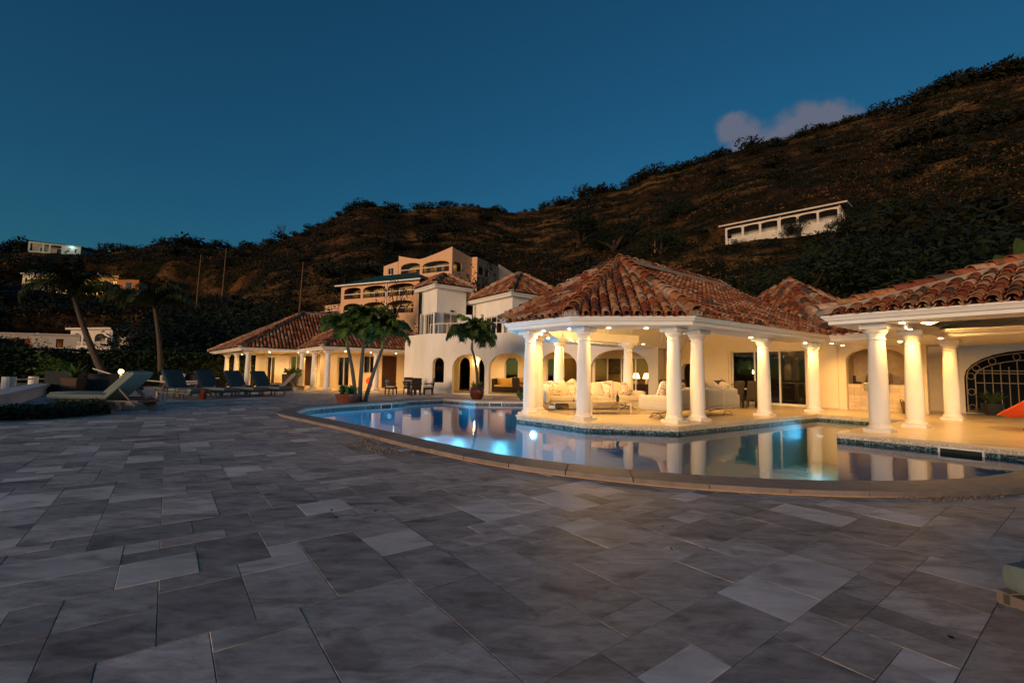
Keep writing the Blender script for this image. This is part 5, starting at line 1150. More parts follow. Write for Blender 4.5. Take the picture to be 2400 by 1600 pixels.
for k in range(4): agave('spiky green tuft in the pot under the single palm', -1.66 + .17 * math.cos(k * 1.57), 22.2 + .17 * math.sin(k * 1.57), .46, .36, 11, AGAVE, 'spiky_plant')['group'] = 'tufts in the palm pot'
agave('small spiky plant at the pool step by the pavilion', .45, 20.9, 0, .5, 22, AGAVE, 'spiky_plant')
def square_planter(lb, x, y, z, w0, w1, h, m, rz=0):
    o = thing('square_planter', lb, 'planter', (x, y, z), rz); mb = MB(); v = []
    for w_, zz in ((w0, 0), (w1, h), (w1 * .86, h), (w1 * .84, h - .08)): v += [(a * w_ / 2, b * w_ / 2, zz) for a, b in ((-1, -1), (1, -1), (1, 1), (-1, 1))]
    f = [(3, 2, 1, 0)] + [(4 * r_ + i, 4 * r_ + (i + 1) % 4, 4 * r_ + 4 + (i + 1) % 4, 4 * r_ + 4 + i) for r_ in range(3) for i in range(4)]; mb.add(v, f).build('body', m, o, world=False); MB().box((0, 0, h - .1), (w1 * .84, w1 * .84, .02)).build('soil', BARK, o, world=False); return o
DKP = mat('slate_planter', (.045, .042, .045), .6); BRP = mat('brown_planter', (.10, .065, .045), .6)
square_planter('wide dark slate planter against the parapet end', -20.9, 21.4, DZ, .95, 1.0, 1.05, DKP, R(15)); square_planter('tapered brown planter in front of the slate planter', -19.9, 20.8, DZ, .50, .66, .76, BRP, R(10)); square_planter('dark slate planter behind the tapered brown one', -19.6, 22.0, DZ, .8, .85, .95, DKP, R(15))
agave('spiky yellow-green plant in the tapered brown planter', -19.9, 20.8, .66, .75, 14, LIT, 'spiky_plant')
square_planter('tall brown planter behind the far loungers', -15.3, 31.6, DZ, .85, .95, 1.0, BRP, R(20)); bl = clump(8, 260, 4, .17, .45, .0); o = tag(inst('leafy_plant', bl.mesh('leafy_plant', LIT), Matrix.Translation((-15.3, 31.6, .88)) @ Matrix.Scale(.95, 4)), 'broad-leaved plant in the tall brown planter', 'plant')
sp = thing('wispy_shrub', 'wispy lit shrub reaching over the white parapet', 'shrub', (-22.3, 23.0, DZ)); m = MB(); m2 = MB()
for i in range(34):
    a = rv.uniform(2.2, 4.4); d = Vector((math.cos(a), math.sin(a) * .3 - .1, rv.uniform(-.1, .65))).normalized(); s_ = Vector((-22.2, 23.0, .55 + rv.uniform(0, .6))); e_ = s_ + d * rv.uniform(.8, 1.9); m.tube([s_, (s_ + e_) / 2 + Vector((0, 0, .12)), e_], [.012, .008, .004], 4)
    for k in range(5): leaves(m2, s_.lerp(e_, .35 + .16 * k), (.1, .1, .08), 2, .09)
m.build('stem', LIT, sp, kind='stuff'); m2.build('foliage', LIT, sp, kind='stuff')
for k, (x, y) in enumerate(((-28, 22), (-31, 26), (-26, 19))): tree(x, y, -1.2, 2.9, 'dark shrub beyond the white parapet', 'shrubs beyond the parapet', w_=1.3)

# ================================================================ furniture and small things
def RX(a): return Matrix.Rotation(a, 4, 'X')
def RY(a): return Matrix.Rotation(a, 4, 'Y')
def RZ(a): return Matrix.Rotation(a, 4, 'Z')
CUSH = mat('grey_green_cushion', (.17, .21, .20), .85, (.13, .165, .16), 20, .5, .15, 90); CUSHD = mat('navy_cushion', (.045, .075, .095), .85, (.03, .055, .07), 20, .5, .15, 90)
ALU = mat('taupe_metal', (.20, .165, .14), .5); WHEEL = mat('wheel_cream', (.42, .33, .27), .6); DARKF = mat('dark_sling', (.02, .024, .028), .7); TOWEL = mat('rust_towel', (.11, .07, .06), .95, (.07, .045, .04), 30, .7, .4, 120)
def lounger(lb, x, y, rz, m, back=42, k=1.2, group='sun loungers on the terrace', m2=None):
    """foot at local -X, head and wheels at +X"""
    t = thing('sun_lounger', lb, 'sun lounger', (x, y, DZ), rz, group); t.scale = (k, k, k); a = dict(world=False); B = lambda mb, n, mm, sm=False: mb.build(n, mm, t, smooth=sm, world=False)
    fr = MB(); 
    for s_ in (-1, 1): fr.bar((-1.0, s_ * .31, .2), (1.05, s_ * .31, .2), .045, .05)
    for xx in (-.98, -.3, .35, 1.02): fr.bar((xx, -.31, .2), (xx, .31, .2), .04)
    B(fr, 'frame', ALU)
    B(MB().box((.62, 0, .228), (.86, .57, .012)), 'sling', DARKF)
    for xx, s_ in ((-.55, -1), (-.55, 1), (.02, -1), (.02, 1)): B(MB().bar((xx, s_ * .29, 0), (xx, s_ * .29, .19), .04), 'leg', ALU)
    for s_ in (-1, 1):
        w_ = MB(); c = Vector((.88, s_ * .345, .105)); n = 18; v = []
        for yy, r_ in ((-.025, .105), (.025, .105), (.027, .03), (-.027, .03)): pass
        ring = [(math.cos(2 * math.pi * i / n), math.sin(2 * math.pi * i / n)) for i in range(n)]
        w_.add([(c.x + .105 * q, c.y - .025, c.z + .105 * z) for q, z in ring] + [(c.x + .105 * q, c.y + .025, c.z + .105 * z) for q, z in ring], [tuple(range(n)), tuple(reversed(range(n, 2 * n)))] + [(i, n + i, n + (i + 1) % n, (i + 1) % n) for i in range(n)])
        B(w_, 'wheel', WHEEL); B(MB().bar((.5, s_ * .27, .55), (.82, s_ * .27, .22), .03), 'back_strut', ALU)
    B(MB().rbox((-.35, 0, .292), (1.34, .64, .13), .05, 5), 'seat_cushion', m, True)
    hb = R(back); B(MB().rbox((.29 + math.cos(hb) * .40, 0, .30 + math.sin(hb) * .40), (.84, .64, .12), .05, 5, M=RY(-hb)), 'backrest', m2 or m, True)
    return t
lounger('grey-green lounger of the pair beside the low clipped hedge, on the pool side', -12.45, 14.0, R(2), CUSH, 44, 1.3); lounger('grey-green lounger of the pair beside the low clipped hedge, on the parapet side', -13.5, 15.1, R(2), CUSH, 44, 1.3)
rowl = ['first from the hedge end', 'second from the hedge end', 'third from the hedge end', 'fourth, next to the far beige pair']
def towel(x, y, z, rz, lb): 
    m = MB(); n = 14; pr = [(.075 * math.cos(2 * math.pi * i / n), .06 * math.sin(2 * math.pi * i / n)) for i in range(n)]; v = [(q, -.24, w_) for q, w_ in pr] + [(q, .24, w_) for q, w_ in pr]; m.add(v, [tuple(range(n)), tuple(reversed(range(n, 2 * n)))] + [(i, n + i, n + (i + 1) % n, (i + 1) % n) for i in range(n)]); o = m.build('rolled_towel', TOWEL, smooth=True); o.location = (x, y, z); o.rotation_euler = (0, 0, rz); tag(o, lb, 'towel', 'rolled towels on the loungers')
for i in range(4):
    x, y = -14.05 + .60 * i, 19.6 + 1.18 * i; a = R(180 - 26); lounger('dark navy lounger in the row of four, ' + rowl[i], x, y, a, CUSH, 52, 1.25, m2=CUSHD)
    if i: towel(x + .35, y - .2, .40, a, 'rolled rust towel on the navy lounger, ' + rowl[i])
BEI = mat('beige_cushion', (.26, .22, .18), .85, (.2, .17, .14), 20, .5)
lounger('beige lounger facing away from the row, nearer the planter', -14.9, 29.6, R(-4), BEI, 46, 1.2); lounger('beige lounger facing away from the row, nearer the pool', -14.2, 28.4, R(-4), BEI, 46, 1.2)
lounger('grey-green lounger whose cushioned foot reaches into the picture edge', 3.62, 2.12, R(11), CUSH, 30, 1.2)
def side_table(lb, x, y, rz, w_, d, h, top, leg, z=DZ, nm='side_table'):
    t = thing(nm, lb, 'table', (x, y, z), rz); MB().rbox((0, 0, h - .02), (w_, d, .04), .012, 3).build('table_top', top, t, world=False)
    for a in (-1, 1):
        for b in (-1, 1): MB().bar((a * (w_ / 2 - .03), b * (d / 2 - .03), 0), (a * (w_ / 2 - .03), b * (d / 2 - .03), h - .04), .035).build('leg', leg, t, world=False)
    return t
side_table('small taupe metal side table by the first navy lounger', -13.95, 18.45, R(-26), .62, .5, .5, ALU, ALU); side_table('white-topped low table in front of the outdoor sofa', -19.8, 28.2, R(-20), 1.1, .8, .34, TRIM, BRNR)
MB_ = MB(); o = MB_.rbox((-12.85, 19.1, .13), (.22, .22, .4), .03, 3).build('rust_lantern', mat('rust_metal', (.14, .03, .012), .6)); tag(o, 'rust-red square lantern on the terrace under the navy loungers', 'lantern')
# outdoor sofa with white cushions by the hedge
SOFW = mat('white_canvas', (.48, .42, .38), .9, (.4, .35, .31), 20, .5, .15, 80); 
t = thing('outdoor_sofa', 'dark-framed outdoor sofa with pale seat by the hedge', 'sofa', (-21.0, 29.6, DZ), R(8)); 
MB().box((0, 0, .17), (2.7, .95, .3)).build('base', BLACKW, t, world=False); MB().rbox((0, -.05, .40), (2.6, .9, .17), .05, 4).build('seat_cushion', SOFW, t, smooth=True, world=False)
for s_ in (-1, 1): MB().rbox((s_ * 1.28, 0, .58), (.18, .9, .5), .06, 4).build('arm_cushion', SOFW, t, smooth=True, world=False)
MB().box((0, .5, .45), (2.8, .1, .8)).build('back_frame', BLACKW, t, world=False)
def scatter_cushion(lb, p, s_, rz, tilt, m, group=None, name='scatter_cushion', roll=0):
    o = MB().rbox((0, 0, 0), (s_, s_, .2 * s_ / .5), .1, 6, pinch=.72).build(name, m, smooth=2); o.matrix_world = Matrix.Translation(p) @ RZ(rz) @ RX(R(90) - tilt) @ RZ(roll); return tag(o, lb, 'cushion', group)
for x, r_, lb in ((-.95, .1, 'white'), (-.5, -.2, 'white'), (.75, .5, 'white'), (1.0, .1, 'white')): q = WM(t) @ Vector((x, .25, .70)); scatter_cushion('white scatter cushion on the outdoor sofa by the hedge', q, .52, R(8) + r_, .3, SOFW, 'cushions on the outdoor sofa', roll=r_)
# bollard lamp
t = thing('bollard_lamp', 'lit white bollard lamp at the terrace edge', 'lamp', (-23.6, 27.6, DZ)); MB().box((0, 0, .06), (1.1, .5, .14)).build('base', WHITE, t, world=False); MB().tube([(0, 0, .1), (0, 0, .95)], [.13, .12], 12).build('post', TRIM, t, world=False); o = MB().lathe([(0, .95), (.12, .95), (.13, 1.0), (.13, 1.08), (.08, 1.13), (0, 1.14)], 14).build('lamp_head', mat('bollard_glow', (1, .8, .4), .5, emit=((1, .60, .16), 14)), t, world=False); lamp('bollard_beam', (-23.6, 27.35, 1.15), 60, t, rad=.15, col=(1, .6, .2))
# parapet, posts and rope
PP = Path([(-11.6, 9.6), (-14.54, 13.04), (-21.13, 20.86)]); o = thing('parapet', 'low white parapet wall along the terrace edge', 'wall', (-17, 16, DZ)); arch_wall(Path([PP.at(0), PP.at(PP.len)]), -1.0, .28, [], .4).build('wall', WHITE, o); MB().bar(PP.pt(0, .2, .34), PP.pt(PP.len, .2, .34), .6, .12).build('capping', mat('parapet_cap', (.62, .60, .60), .7, (.5, .48, .48), 2, .5), o)
for x, y, r_, h, lb in ((-24.6, 22.4, .26, 1.05, 'thicker white rope post standing beyond the parapet'), (-27.8, 26.6, .22, .95, 'slimmer white rope post beside the thicker one')): tag(MB().tube([(x, y, -.6), (x, y, h * .62)], r_, 14).build('rope_post', TRIM), lb, 'post', 'rope posts beyond the parapet')
ROPE = mat('white_rope', (.62, .58, .52), .9); tag(MB().tube([(-24.6, 22.4, .5), (-27.8, 26.6, .45), (-28.6, 29.2, .42)], .04, 6).build('rope', ROPE), 'white rope strung between the two rope posts', 'rope')
tag(MB().tube([(-26.6, 29.0, 1.1), (-24.9, 28.6, .72), (-23.0, 28.6, .42), (-21.3, 28.8, .3), (-20, 29.0, .42), (-18.8, 29.4, .62)], .035, 6).build('rope', ROPE), 'slack white rope hanging past the bollard lamp', 'rope')
# dining set by the arcade
t = thing('dining_table', 'round dark table with square pedestal legs by the arcade', 'table', (-5.62, 25.9, DZ)); MB().lathe([(0, .70), (.52, .70), (.55, .72), (.55, .745), (0, .745)], 28).build('table_top', BLACKW, t, world=False)
for a in range(4): MB().bar((.26 * math.cos(a * 1.57 + .78), .26 * math.sin(a * 1.57 + .78), 0), (.26 * math.cos(a * 1.57 + .78), .26 * math.sin(a * 1.57 + .78), .7), .075).build('leg', BLACKW, t, world=False)
CUW = mat('white_seat_pad', (.55, .50, .46), .9); STRP = mat('striped_cushion', (.12, .11, .11), .9, (.55, .52, .48), 5, 1, stretch=(.01, .01, 4), thr=(.48, .5))
def wicker_chair(lb, x, y, rz, group='dark wicker chairs at the round table', k=1., pad=True):
    t = thing('wicker_chair', lb, 'chair', (x, y, DZ if k == 1 else 0), rz, group); B = lambda mb, n, m, sm=False: mb.build(n, m, t, smooth=sm, world=False)
    B(MB().rbox((0, 0, .36), (.54, .54, .12), .03, 3), 'seat', BLACKW); B(MB().rbox((0, .29, .66), (.52, .07, .62), .03, 4, M=RX(R(-10))), 'backrest', BLACKW)
    for a in (-1, 1):
        for b in (-1, 1): B(MB().bar((a * .24, b * .24, 0), (a * .23, b * .22, .33), .055), 'leg', BLACKW)
        if pad: B(MB().bar((a * .27, -.2, .60), (a * .27, .3, .66), .05), 'armrest', BLACKW)
    if pad: B(MB().rbox((0, -.01, .44), (.48, .48, .08), .03, 3), 'seat_pad', CUW, True); B(MB().rbox((0, .22, .66), (.42, .09, .32), .04, 4, M=RX(R(-10))), 'back_pad', STRP, True)
    return t
for x, y, a, lb in ((-6.75, 25.7, R(80), 'dark wicker chair at the round table, side-on beside the wooden door'), (-6.05, 26.85, R(12), 'dark wicker chair behind the round table with striped cushion'), (-5.2, 24.95, R(200), 'dark wicker chair at the round table, its back to the pool'), (-4.75, 26.2, R(-72), 'dark wicker chair at the round table under the small arched window')): wicker_chair(lb, x, y, a)
# string chairs
ORS = mat('orange_cord', (.62, .075, .02), .5, (.45, .05, .015), 60, .6, .5, 120)
def string_chair(lb, x, y, z, rz, k=1.):
    t = thing('string_chair', lb, 'chair', (x, y, z), rz); t.scale = (k,) * 3; m = MB(); n = 28; rings = []
    for r_, zz in ((.06, .0), (.2, .03), (.34, .12), (.44, .26)): rings.append([Vector((r_ * math.cos(a), r_ * 1.08 * math.sin(a), zz)) for a in [2 * math.pi * i / n for i in range(n)]])
    M_ = Matrix.Translation((0, .02, .33)) @ RX(R(38))
    v = [M_ @ q for r_ in rings for q in r_] ; f = [(i * n + k_, i * n + (k_ + 1) % n, (i + 1) * n + (k_ + 1) % n, (i + 1) * n + k_) for i in range(3) for k_ in range(n)] + [tuple(range(n))]
    m.add(v, f).build('cord_shell', ORS, t, smooth=2, world=False); rim = [M_ @ q for q in rings[-1]]; MB().tube(rim + [rim[0]], .014, 6).build('rim', ORS, t, world=False)
    for a in (R(215), R(325), R(90)): e_ = Vector((.36 * math.cos(a), .34 * math.sin(a), 0)); MB().tube([e_, e_ * .55 + Vector((0, 0, .36))], .012, 5).build('leg', IRON, t, world=False)
string_chair('orange string chair under the guest villa window', -10.15, 33.4, -.05, R(20), 1.05); string_chair('orange string chair on the veranda in front of the iron gate', 13.2, 11.45, 0, R(221), 1.4)

# ---------------------------------------------------------------- pavilion lounge
SOFA = mat('sofa_grey_fabric', (.42, .40, .36), .9, (.36, .34, .30), 14, .5, .12, 90); BOUC = mat('sofa_beige_fabric', (.50, .45, .36), .9, (.43, .38, .30), 14, .5, .12, 90); FLOR = None
def floral():
    m = bpy.data.materials.new('coral_print'); m.use_nodes = True; t = m.node_tree; p = t.nodes['Principled BSDF']; p.inputs['Roughness'].default_value = .9; c = t.nodes.new('ShaderNodeTexCoord'); base = (.72, .66, .56, 1); cur = None
    for s_, th, col, off in ((9, .60, (.60, .09, .03, 1), 0), (11, .62, (.55, .30, .04, 1), 7), (12, .64, (.14, .24, .22, 1), 13)):
        mp = t.nodes.new('ShaderNodeMapping'); mp.inputs['Location'].default_value = (off, off, off); t.links.new(c.outputs['Object'], mp.inputs[0]); n = t.nodes.new('ShaderNodeTexNoise'); n.inputs['Scale'].default_value = s_; n.inputs['Detail'].default_value = 4; n.inputs['Distortion'].default_value = 1.5; t.links.new(mp.outputs[0], n.inputs['Vector'])
        r_ = t.nodes.new('ShaderNodeMapRange'); r_.inputs[1].default_value = th - .03; r_.inputs[2].default_value = th; t.links.new(n.outputs[0], r_.inputs[0]); x = t.nodes.new('ShaderNodeMix'); x.data_type = 'RGBA'; t.links.new(r_.outputs[0], x.inputs['Factor'])
        if cur is None: x.inputs['A'].default_value = base
        else: t.links.new(cur, x.inputs['A'])
        x.inputs['B'].default_value = col; cur = x.outputs['Result']
    t.links.new(cur, p.inputs['Base Color']); return m
FLOR = floral(); CREA = mat('cream_linen', (.70, .62, .48), .9, (.62, .54, .4), 18, .5, .12, 90)
def sofa(lb, p, rz, n, seat, m, d=.95):
    """runs along +X from p; seated people face local -Y"""
    t = thing('lounge_sofa', lb, 'sofa', (p[0], p[1], 0), rz); B = lambda mb, nm, mm, sm=True: mb.build(nm, mm, t, smooth=sm, world=False); L_ = n * seat
    B(MB().rbox((L_ / 2, 0, .27), (L_, d, .06), .02, 3), 'base', m)
    for i in range(n): B(MB().rbox((seat * (i + .5), -.08, .39), (seat - .015, d - .18, .2), .07, 5), 'seat_cushion', m); B(MB().rbox((seat * (i + .5), d / 2 - .1, .57), (seat - .012, .22, .58), .07, 5), 'back_cushion', m)
    for x_ in (-.09, L_ + .09): B(MB().rbox((x_, -.03, .45), (.2, d, .44), .07, 5), 'arm_cushion', m)
    for x_ in (.45, L_ - .45):
        lg = MB()
        for s_ in (-1, 1): lg.tube([(x_ - .3 * s_, -d / 2 + .1, 0), (x_ + .0, -d / 2 + .25, .12), (x_ + .3 * s_, d / 2 - .1, .24)], .014, 5)
        for s_ in (-1, 1): lg.tube([(x_ - .3, s_ * (d / 2 - .12), .0), (x_ - .12, s_ * (d / 2 - .14), .13), (x_ + .12, s_ * (d / 2 - .14), .13), (x_ + .3, s_ * (d / 2 - .12), 0)], .014, 5)
        B(lg, 'leg', ALU)
    return t
S1_ = sofa('beige lounge sofa with patterned cushions facing the pool', (1.15, 15.6), R(19), 4, .88, BOUC); S2_ = sofa('grey lounge sofa with its five-cushion back to the pool', (7.05, 15.15), R(37 + 180), 4, .92, SOFA)
def on(t, v): return WM(t) @ Vector(v)
for x_, m, s_, tl, ro in ((.15, FLOR, .55, .5, .2), (.45, FLOR, .5, .6, -.1), (.72, CREA, .52, .45, .5), (1.08, FLOR, .6, .4, .6), (2.05, CREA, .5, .4, .1), (2.5, FLOR, .58, .35, .12), (2.85, CREA, .55, .35, -.1), (3.2, FLOR, .5, .45, .25)): scatter_cushion(('coral-patterned' if m is FLOR else 'plain cream') + ' scatter cushion on the beige lounge sofa', on(S1_, (x_, .12, .72)), s_, R(19) + rb.uniform(-.3, .3), tl, m, 'cushions on the beige sofa, ' + ('patterned' if m is FLOR else 'plain'), roll=ro)
for x_, m, s_, ro in ((3.55, FLOR, .55, .1), (3.2, CREA, .55, .5), (2.9, FLOR, .5, .1), (1.5, FLOR, .55, .15), (1.0, CREA, .5, .4), (.4, FLOR, .5, .3)): scatter_cushion(('coral-patterned' if m is FLOR else 'plain cream') + ' scatter cushion showing over the back of the grey lounge sofa', on(S2_, (x_, .16, .80)), s_, R(217) + rb.uniform(-.2, .2), .3, m, 'cushions on the grey sofa, ' + ('patterned' if m is FLOR else 'plain'), roll=ro)
side_table('low coffee table holding the champagne between the lounge sofas', 3.0, 14.5, R(19), 1.45, .75, .40, mat('pale_tabletop', (.50, .40, .28), .4), mat('table_leg_white', (.6, .5, .4), .5), 0, 'coffee_table')
BTL = mat('bottle_glass', (.008, .012, .006), .08, spec=.8); q = (3.28, 14.1, .40); t = thing('champagne_bottle', 'dark champagne bottle with gold foil on the coffee table', 'bottle', q); MB().lathe([(0, 0), (.045, 0), (.047, .15), (.04, .19), (.018, .235), (.016, .24)], 16).build('body', BTL, t, smooth=True, world=False); MB().lathe([(.017, .235), (.018, .31), (.019, .325), (0, .325)], 12).build('foil', mat('gold_foil', (.5, .22, .06), .35, metal=.6), t, smooth=True, world=False); MB().lathe([(.0475, .05), (.0478, .11)], 16).build('bottle_label', mat('bottle_label', (.03, .03, .028), .5), t, world=False)
CHAMP = mat('champagne', (.75, .5, .12), .1)
for x_, y_, lb in ((3.05, 14.15, 'champagne flute beside the bottle, nearer the beige sofa'), (3.14, 14.05, 'champagne flute right beside the bottle')): t = thing('champagne_flute', lb, 'glass', (x_, y_, .40), 0, 'champagne flutes'); MB().lathe([(.0, 0), (.032, .002), (.005, .01), (.004, .09), (.02, .11), (.028, .16), (.026, .22)], 12).build('bowl', CLEAR, t, smooth=True, world=False); MB().lathe([(0, .11), (.017, .115), (.024, .17), (0, .17)], 10).build('champagne', CHAMP, t, smooth=True, world=False)
RUG = mat('woven_rug', (.40, .33, .25), .95, (.20, .17, .15), 7, .9, detail=2, thr=(.45, .55)); tag(MB().prism([tuple(V2((2.3, 15.2)) + dirv(19) * a + dirv(109) * b) for a, b in ((-1.1, -1.3), (2.3, -1.3), (2.3, 1.0), (-1.1, 1.0))], .001, .012).build('rug', RUG), 'patterned rug under the coffee table', 'rug')
for x_, y_, lb in ((.95, 15.05, 'round woven pouf under the arm of the beige sofa'), (1.75, 15.75, 'round woven pouf beneath the beige sofa front')): tag(MB().lathe([(0, 0), (.18, .0), (.24, .06), (.24, .16), (.18, .22), (0, .22)], 18, (x_, y_, 0.013)).build('pouf', mat('pouf_fabric', (.30, .22, .13), .9, (.2, .14, .08), 40, .7)), lb, 'pouf')
tag(MB().tube([(4.9, 12.6, .02), (4.75, 12.2, .02), (4.86, 11.98, .03), (4.93, 11.86, .01), (4.95, 11.83, -.1), (4.95, 11.82, -.45)], .017, 6).build('hose', mat('white_hose', (.62, .58, .52), .5)), 'white hose hanging over the pavilion edge into the pool', 'hose')
# dining table behind the lounge
t = thing('long_dining_table', 'long set dining table at the back of the pavilion', 'table', (8.3, 18.9, 0), R(20)); MB().box((0, 0, .735), (3.2, 1.05, .05)).build('table_top', mat('table_cloth', (.62, .54, .42), .8), t, world=False)
for a in (-1, 1): MB().box((a * 1.1, 0, .36), (.15, .7, .70)).build('leg', BLACKW, t, world=False)
for i, (x_, y_, a) in enumerate(((7.0, 17.6, R(200)), (7.9, 17.95, R(200)), (8.9, 18.3, R(200)), (9.55, 18.2, R(170)), (10.3, 19.2, R(-70)), (6.4, 18.5, R(110)), (7.6, 19.9, R(20)), (8.6, 20.2, R(20)))): 
    c = wicker_chair('high-backed dark dining chair at the long set table', x_, y_, a, 'dining chairs at the long table', 1.001, False); c.location.z = 0; c.scale = (.95, .95, 1.12)
def bouquet(x_, y_, z_, lb): t = thing('flower_vase', lb, 'flowers', (x_, y_, z_)); MB().lathe([(0, 0), (.05, 0), (.07, .08), (.05, .14)], 12).build('vase', CLEAR, t, smooth=True, world=False); leaves(MB(), (0, 0, .23), (.16, .16, .12), 60, .05).build('foliage', LIT, t, world=False); leaves(MB(), (0, 0, .26), (.15, .15, .11), 26, .05).build('blossom', mat('red_blossom', (.5, .06, .03), .7), t, world=False)
bouquet(7.75, 18.75, .76, 'red and green bouquet towards the lounge end of the long table'); bouquet(8.8, 19.1, .76, 'leafy bouquet in the middle of the long table')
for i, (x_, y_) in enumerate(((8.1, 18.6), (8.3, 18.75), (8.45, 18.55), (9.1, 18.85), (9.25, 19.0), (9.4, 19.1), (9.7, 19.2))): tag(MB().lathe([(0, 0), (.035, .003), (.005, .01), (.004, .09), (.03, .12), (.04, .16), (.034, .2)], 10, (x_, y_, .76)).build('wine_glass', CLEAR, smooth=True), 'stemmed wine glass on the long set table', 'glass', 'wine glasses on the long table')
# patio sofa behind the second arch, and living room
YEL = mat('yellow_cushion', (.62, .38, .08), .9, (.5, .3, .06), 18, .5)
t = thing('patio_sofa', 'dark wicker sofa with mustard cushions inside the second arch', 'sofa', (-.0, 29.3, 0), R(-12)); MB().box((0, 0, .2), (2.3, .9, .34)).build('base', BLACKW, t, world=False); MB().box((-1.12, 0, .45), (.12, .95, .85)).build('arm', BLACKW, t, world=False); MB().box((0, .46, .5), (2.3, .1, .8)).build('back_frame', BLACKW, t, world=False); MB().rbox((0, -.03, .43), (2.1, .82, .14), .05, 4).build('seat_cushion', YEL, t, smooth=True, world=False); MB().rbox((-.3, .34, .68), (1.45, .18, .45), .06, 4).build('back_cushion', YEL, t, smooth=True, world=False)
for x_ in (.1, .55, .85): scatter_cushion('mustard scatter cushion on the patio sofa', on(t, (x_, .15, .74)), .5, R(-12) + rb.uniform(-.3, .3), .35, YEL, 'cushions on the patio sofa', roll=.2)
p_ = BK.at(sb(1505), 1.4); q_ = BK.at(sb(1482), 1.2); SHD = mat('lamp_shade', (.9, .7, .4), .8, emit=((1, .68, .28), 5))
for pp, lb in ((p_, 'table lamp with cone shade lit in the living room window edge'), (q_, 'table lamp with pleated shade lit behind the rear column')):
    t = thing('table_lamp', lb, 'lamp', (pp.x, pp.y, 0)); MB().box((0, 0, .35), (.5, .5, .7)).build('stand', BRNR, t, world=False); MB().lathe([(0, .7), (.1, .7), (.07, .9), (.03, 1.0), (.02, 1.06)], 12).build('base', mat('lamp_base', (.6, .4, .2), .4), t, smooth=True, world=False); MB().lathe([(.24, 1.04), (.13, 1.36)], 16).build('lamp_shade', SHD, t, smooth=True, world=False); lamp('lamp_glow', (pp.x, pp.y, 1.2), 18, t, rad=.1)
pp = BK.at(sb(1410), 3.45); a_ = (BK.at(sb(1430), 3.45) - pp); rzp = math.atan2(a_.y, a_.x); t = thing('framed_picture', 'dark framed picture on the living room wall', 'picture', (pp.x, pp.y, 1.45), rzp); MB().box((0, 0, .35), (.95, .06, 1.0)).build('frame', IRON, t, world=False); MB().box((0, -.04, .35), (.8, .02, .85)).build('print', mat('picture_print', (.16, .10, .05), .4, (.05, .04, .03), 5, 1), t, world=False)
for px, d_, w_, h_, nm, lb, m in ((1425, 2.9, 1.3, .85, 'sideboard', 'dark sideboard along the living room wall', BRNR), (1400, 1.0, .8, .75, 'armchair', 'dark armchair inside the living room glass', BLACKW), (1462, 1.4, .9, .8, 'armchair', 'tan armchair inside the living room glass', YEL), (1340, 1.4, .9, .9, 'cabinet', 'dark cabinet behind the narrow glass doors', BRNR)):
    pp = BK.at(sb(px), d_); t = thing(nm, lb, nm, (pp.x, pp.y, 0), rzp + .1)
    if nm == 'armchair': MB().rbox((0, 0, .3), (w_, .8, .4), .08, 4).build('seat', m, t, smooth=True, world=False); MB().rbox((0, .35, .55), (w_, .2, .7), .08, 4).build('backrest', m, t, smooth=True, world=False); [MB().rbox((s_ * w_ * .45, 0, .4), (.16, .8, .6), .06, 4).build('arm', m, t, smooth=True, world=False) for s_ in (-1, 1)]
    else: MB().rbox((0, 0, h_ / 2), (w_, .45, h_), .02, 3).build('carcass', m, t, world=False); [MB().box((s_ * w_ * .25, -.235, h_ / 2), (w_ * .44, .02, h_ * .8)).build('door', m, t, world=False) for s_ in (-1, 1)]
pp = BK.at(sb(1473), 2.2); agave('leafy house plant in the living room', pp.x, pp.y, .7, .6, 26, LIT, 'house_plant')
pp = BK.at(sb(1232), -1.2); wicker_chair('dark wicker armchair on the patio between the arches', pp.x, pp.y, R(150), None, 1.001)
# pantry behind the sliding doors: wine fridge, candle column, plant
s_ = sw(12.22, 19.97); t = thing('wine_fridge', 'two-door steel-framed wine fridge behind the sliding door', 'fridge', XY(W1.at(s_, 1.0), 0), math.atan2(tw.y, tw.x)); MB().box((0, 0, .55), (1.35, .6, 1.0)).build('carcass', IRON, t, world=False); MB().box((0, 0, 1.07), (1.5, .66, .05)).build('worktop', BLACKW, t, world=False)
for a in (-1, 1):
    fr = MB(); 
    for z_ in (.2, 1.0): fr.box((a * .335, -.315, z_), (.64, .03, .06))
    for x_ in (-.29, .29): fr.box((a * .335 + x_, -.315, .6), (.07, .03, .74))
    fr.build('door_frame', STEEL, t, world=False)
    for k in range(6): MB().box((a * .335, -.303, .3 + k * .11), (.52, .02, .02)).build('shelf', BRNR, t, world=False)
s_ = sw(11.0, 21.55); pp = W1.at(s_, .9); t = thing('candle_pillar', 'black pillar with a lit candle behind the sliding door', 'candle holder', XY(pp, 0)); MB().box((0, 0, .7), (.36, .36, 1.4)).build('pillar', IRON, t, world=False); MB().lathe([(0, 1.4), (.03, 1.4), (.035, 1.46), (.01, 1.56), (0, 1.58)], 8).build('flame', BULB, t, world=False); lamp('candle_glow', (pp.x, pp.y, 1.65), 10, t, rad=.05)
pp = W1.at(sw(10.85, 21.75), 1.3); palm('indoor_palm', 'indoor palm behind the first sliding pane', (pp.x, pp.y, 0), (pp.x, pp.y, 1.5), .8, 10, FM, r0=.04, r1=.03)
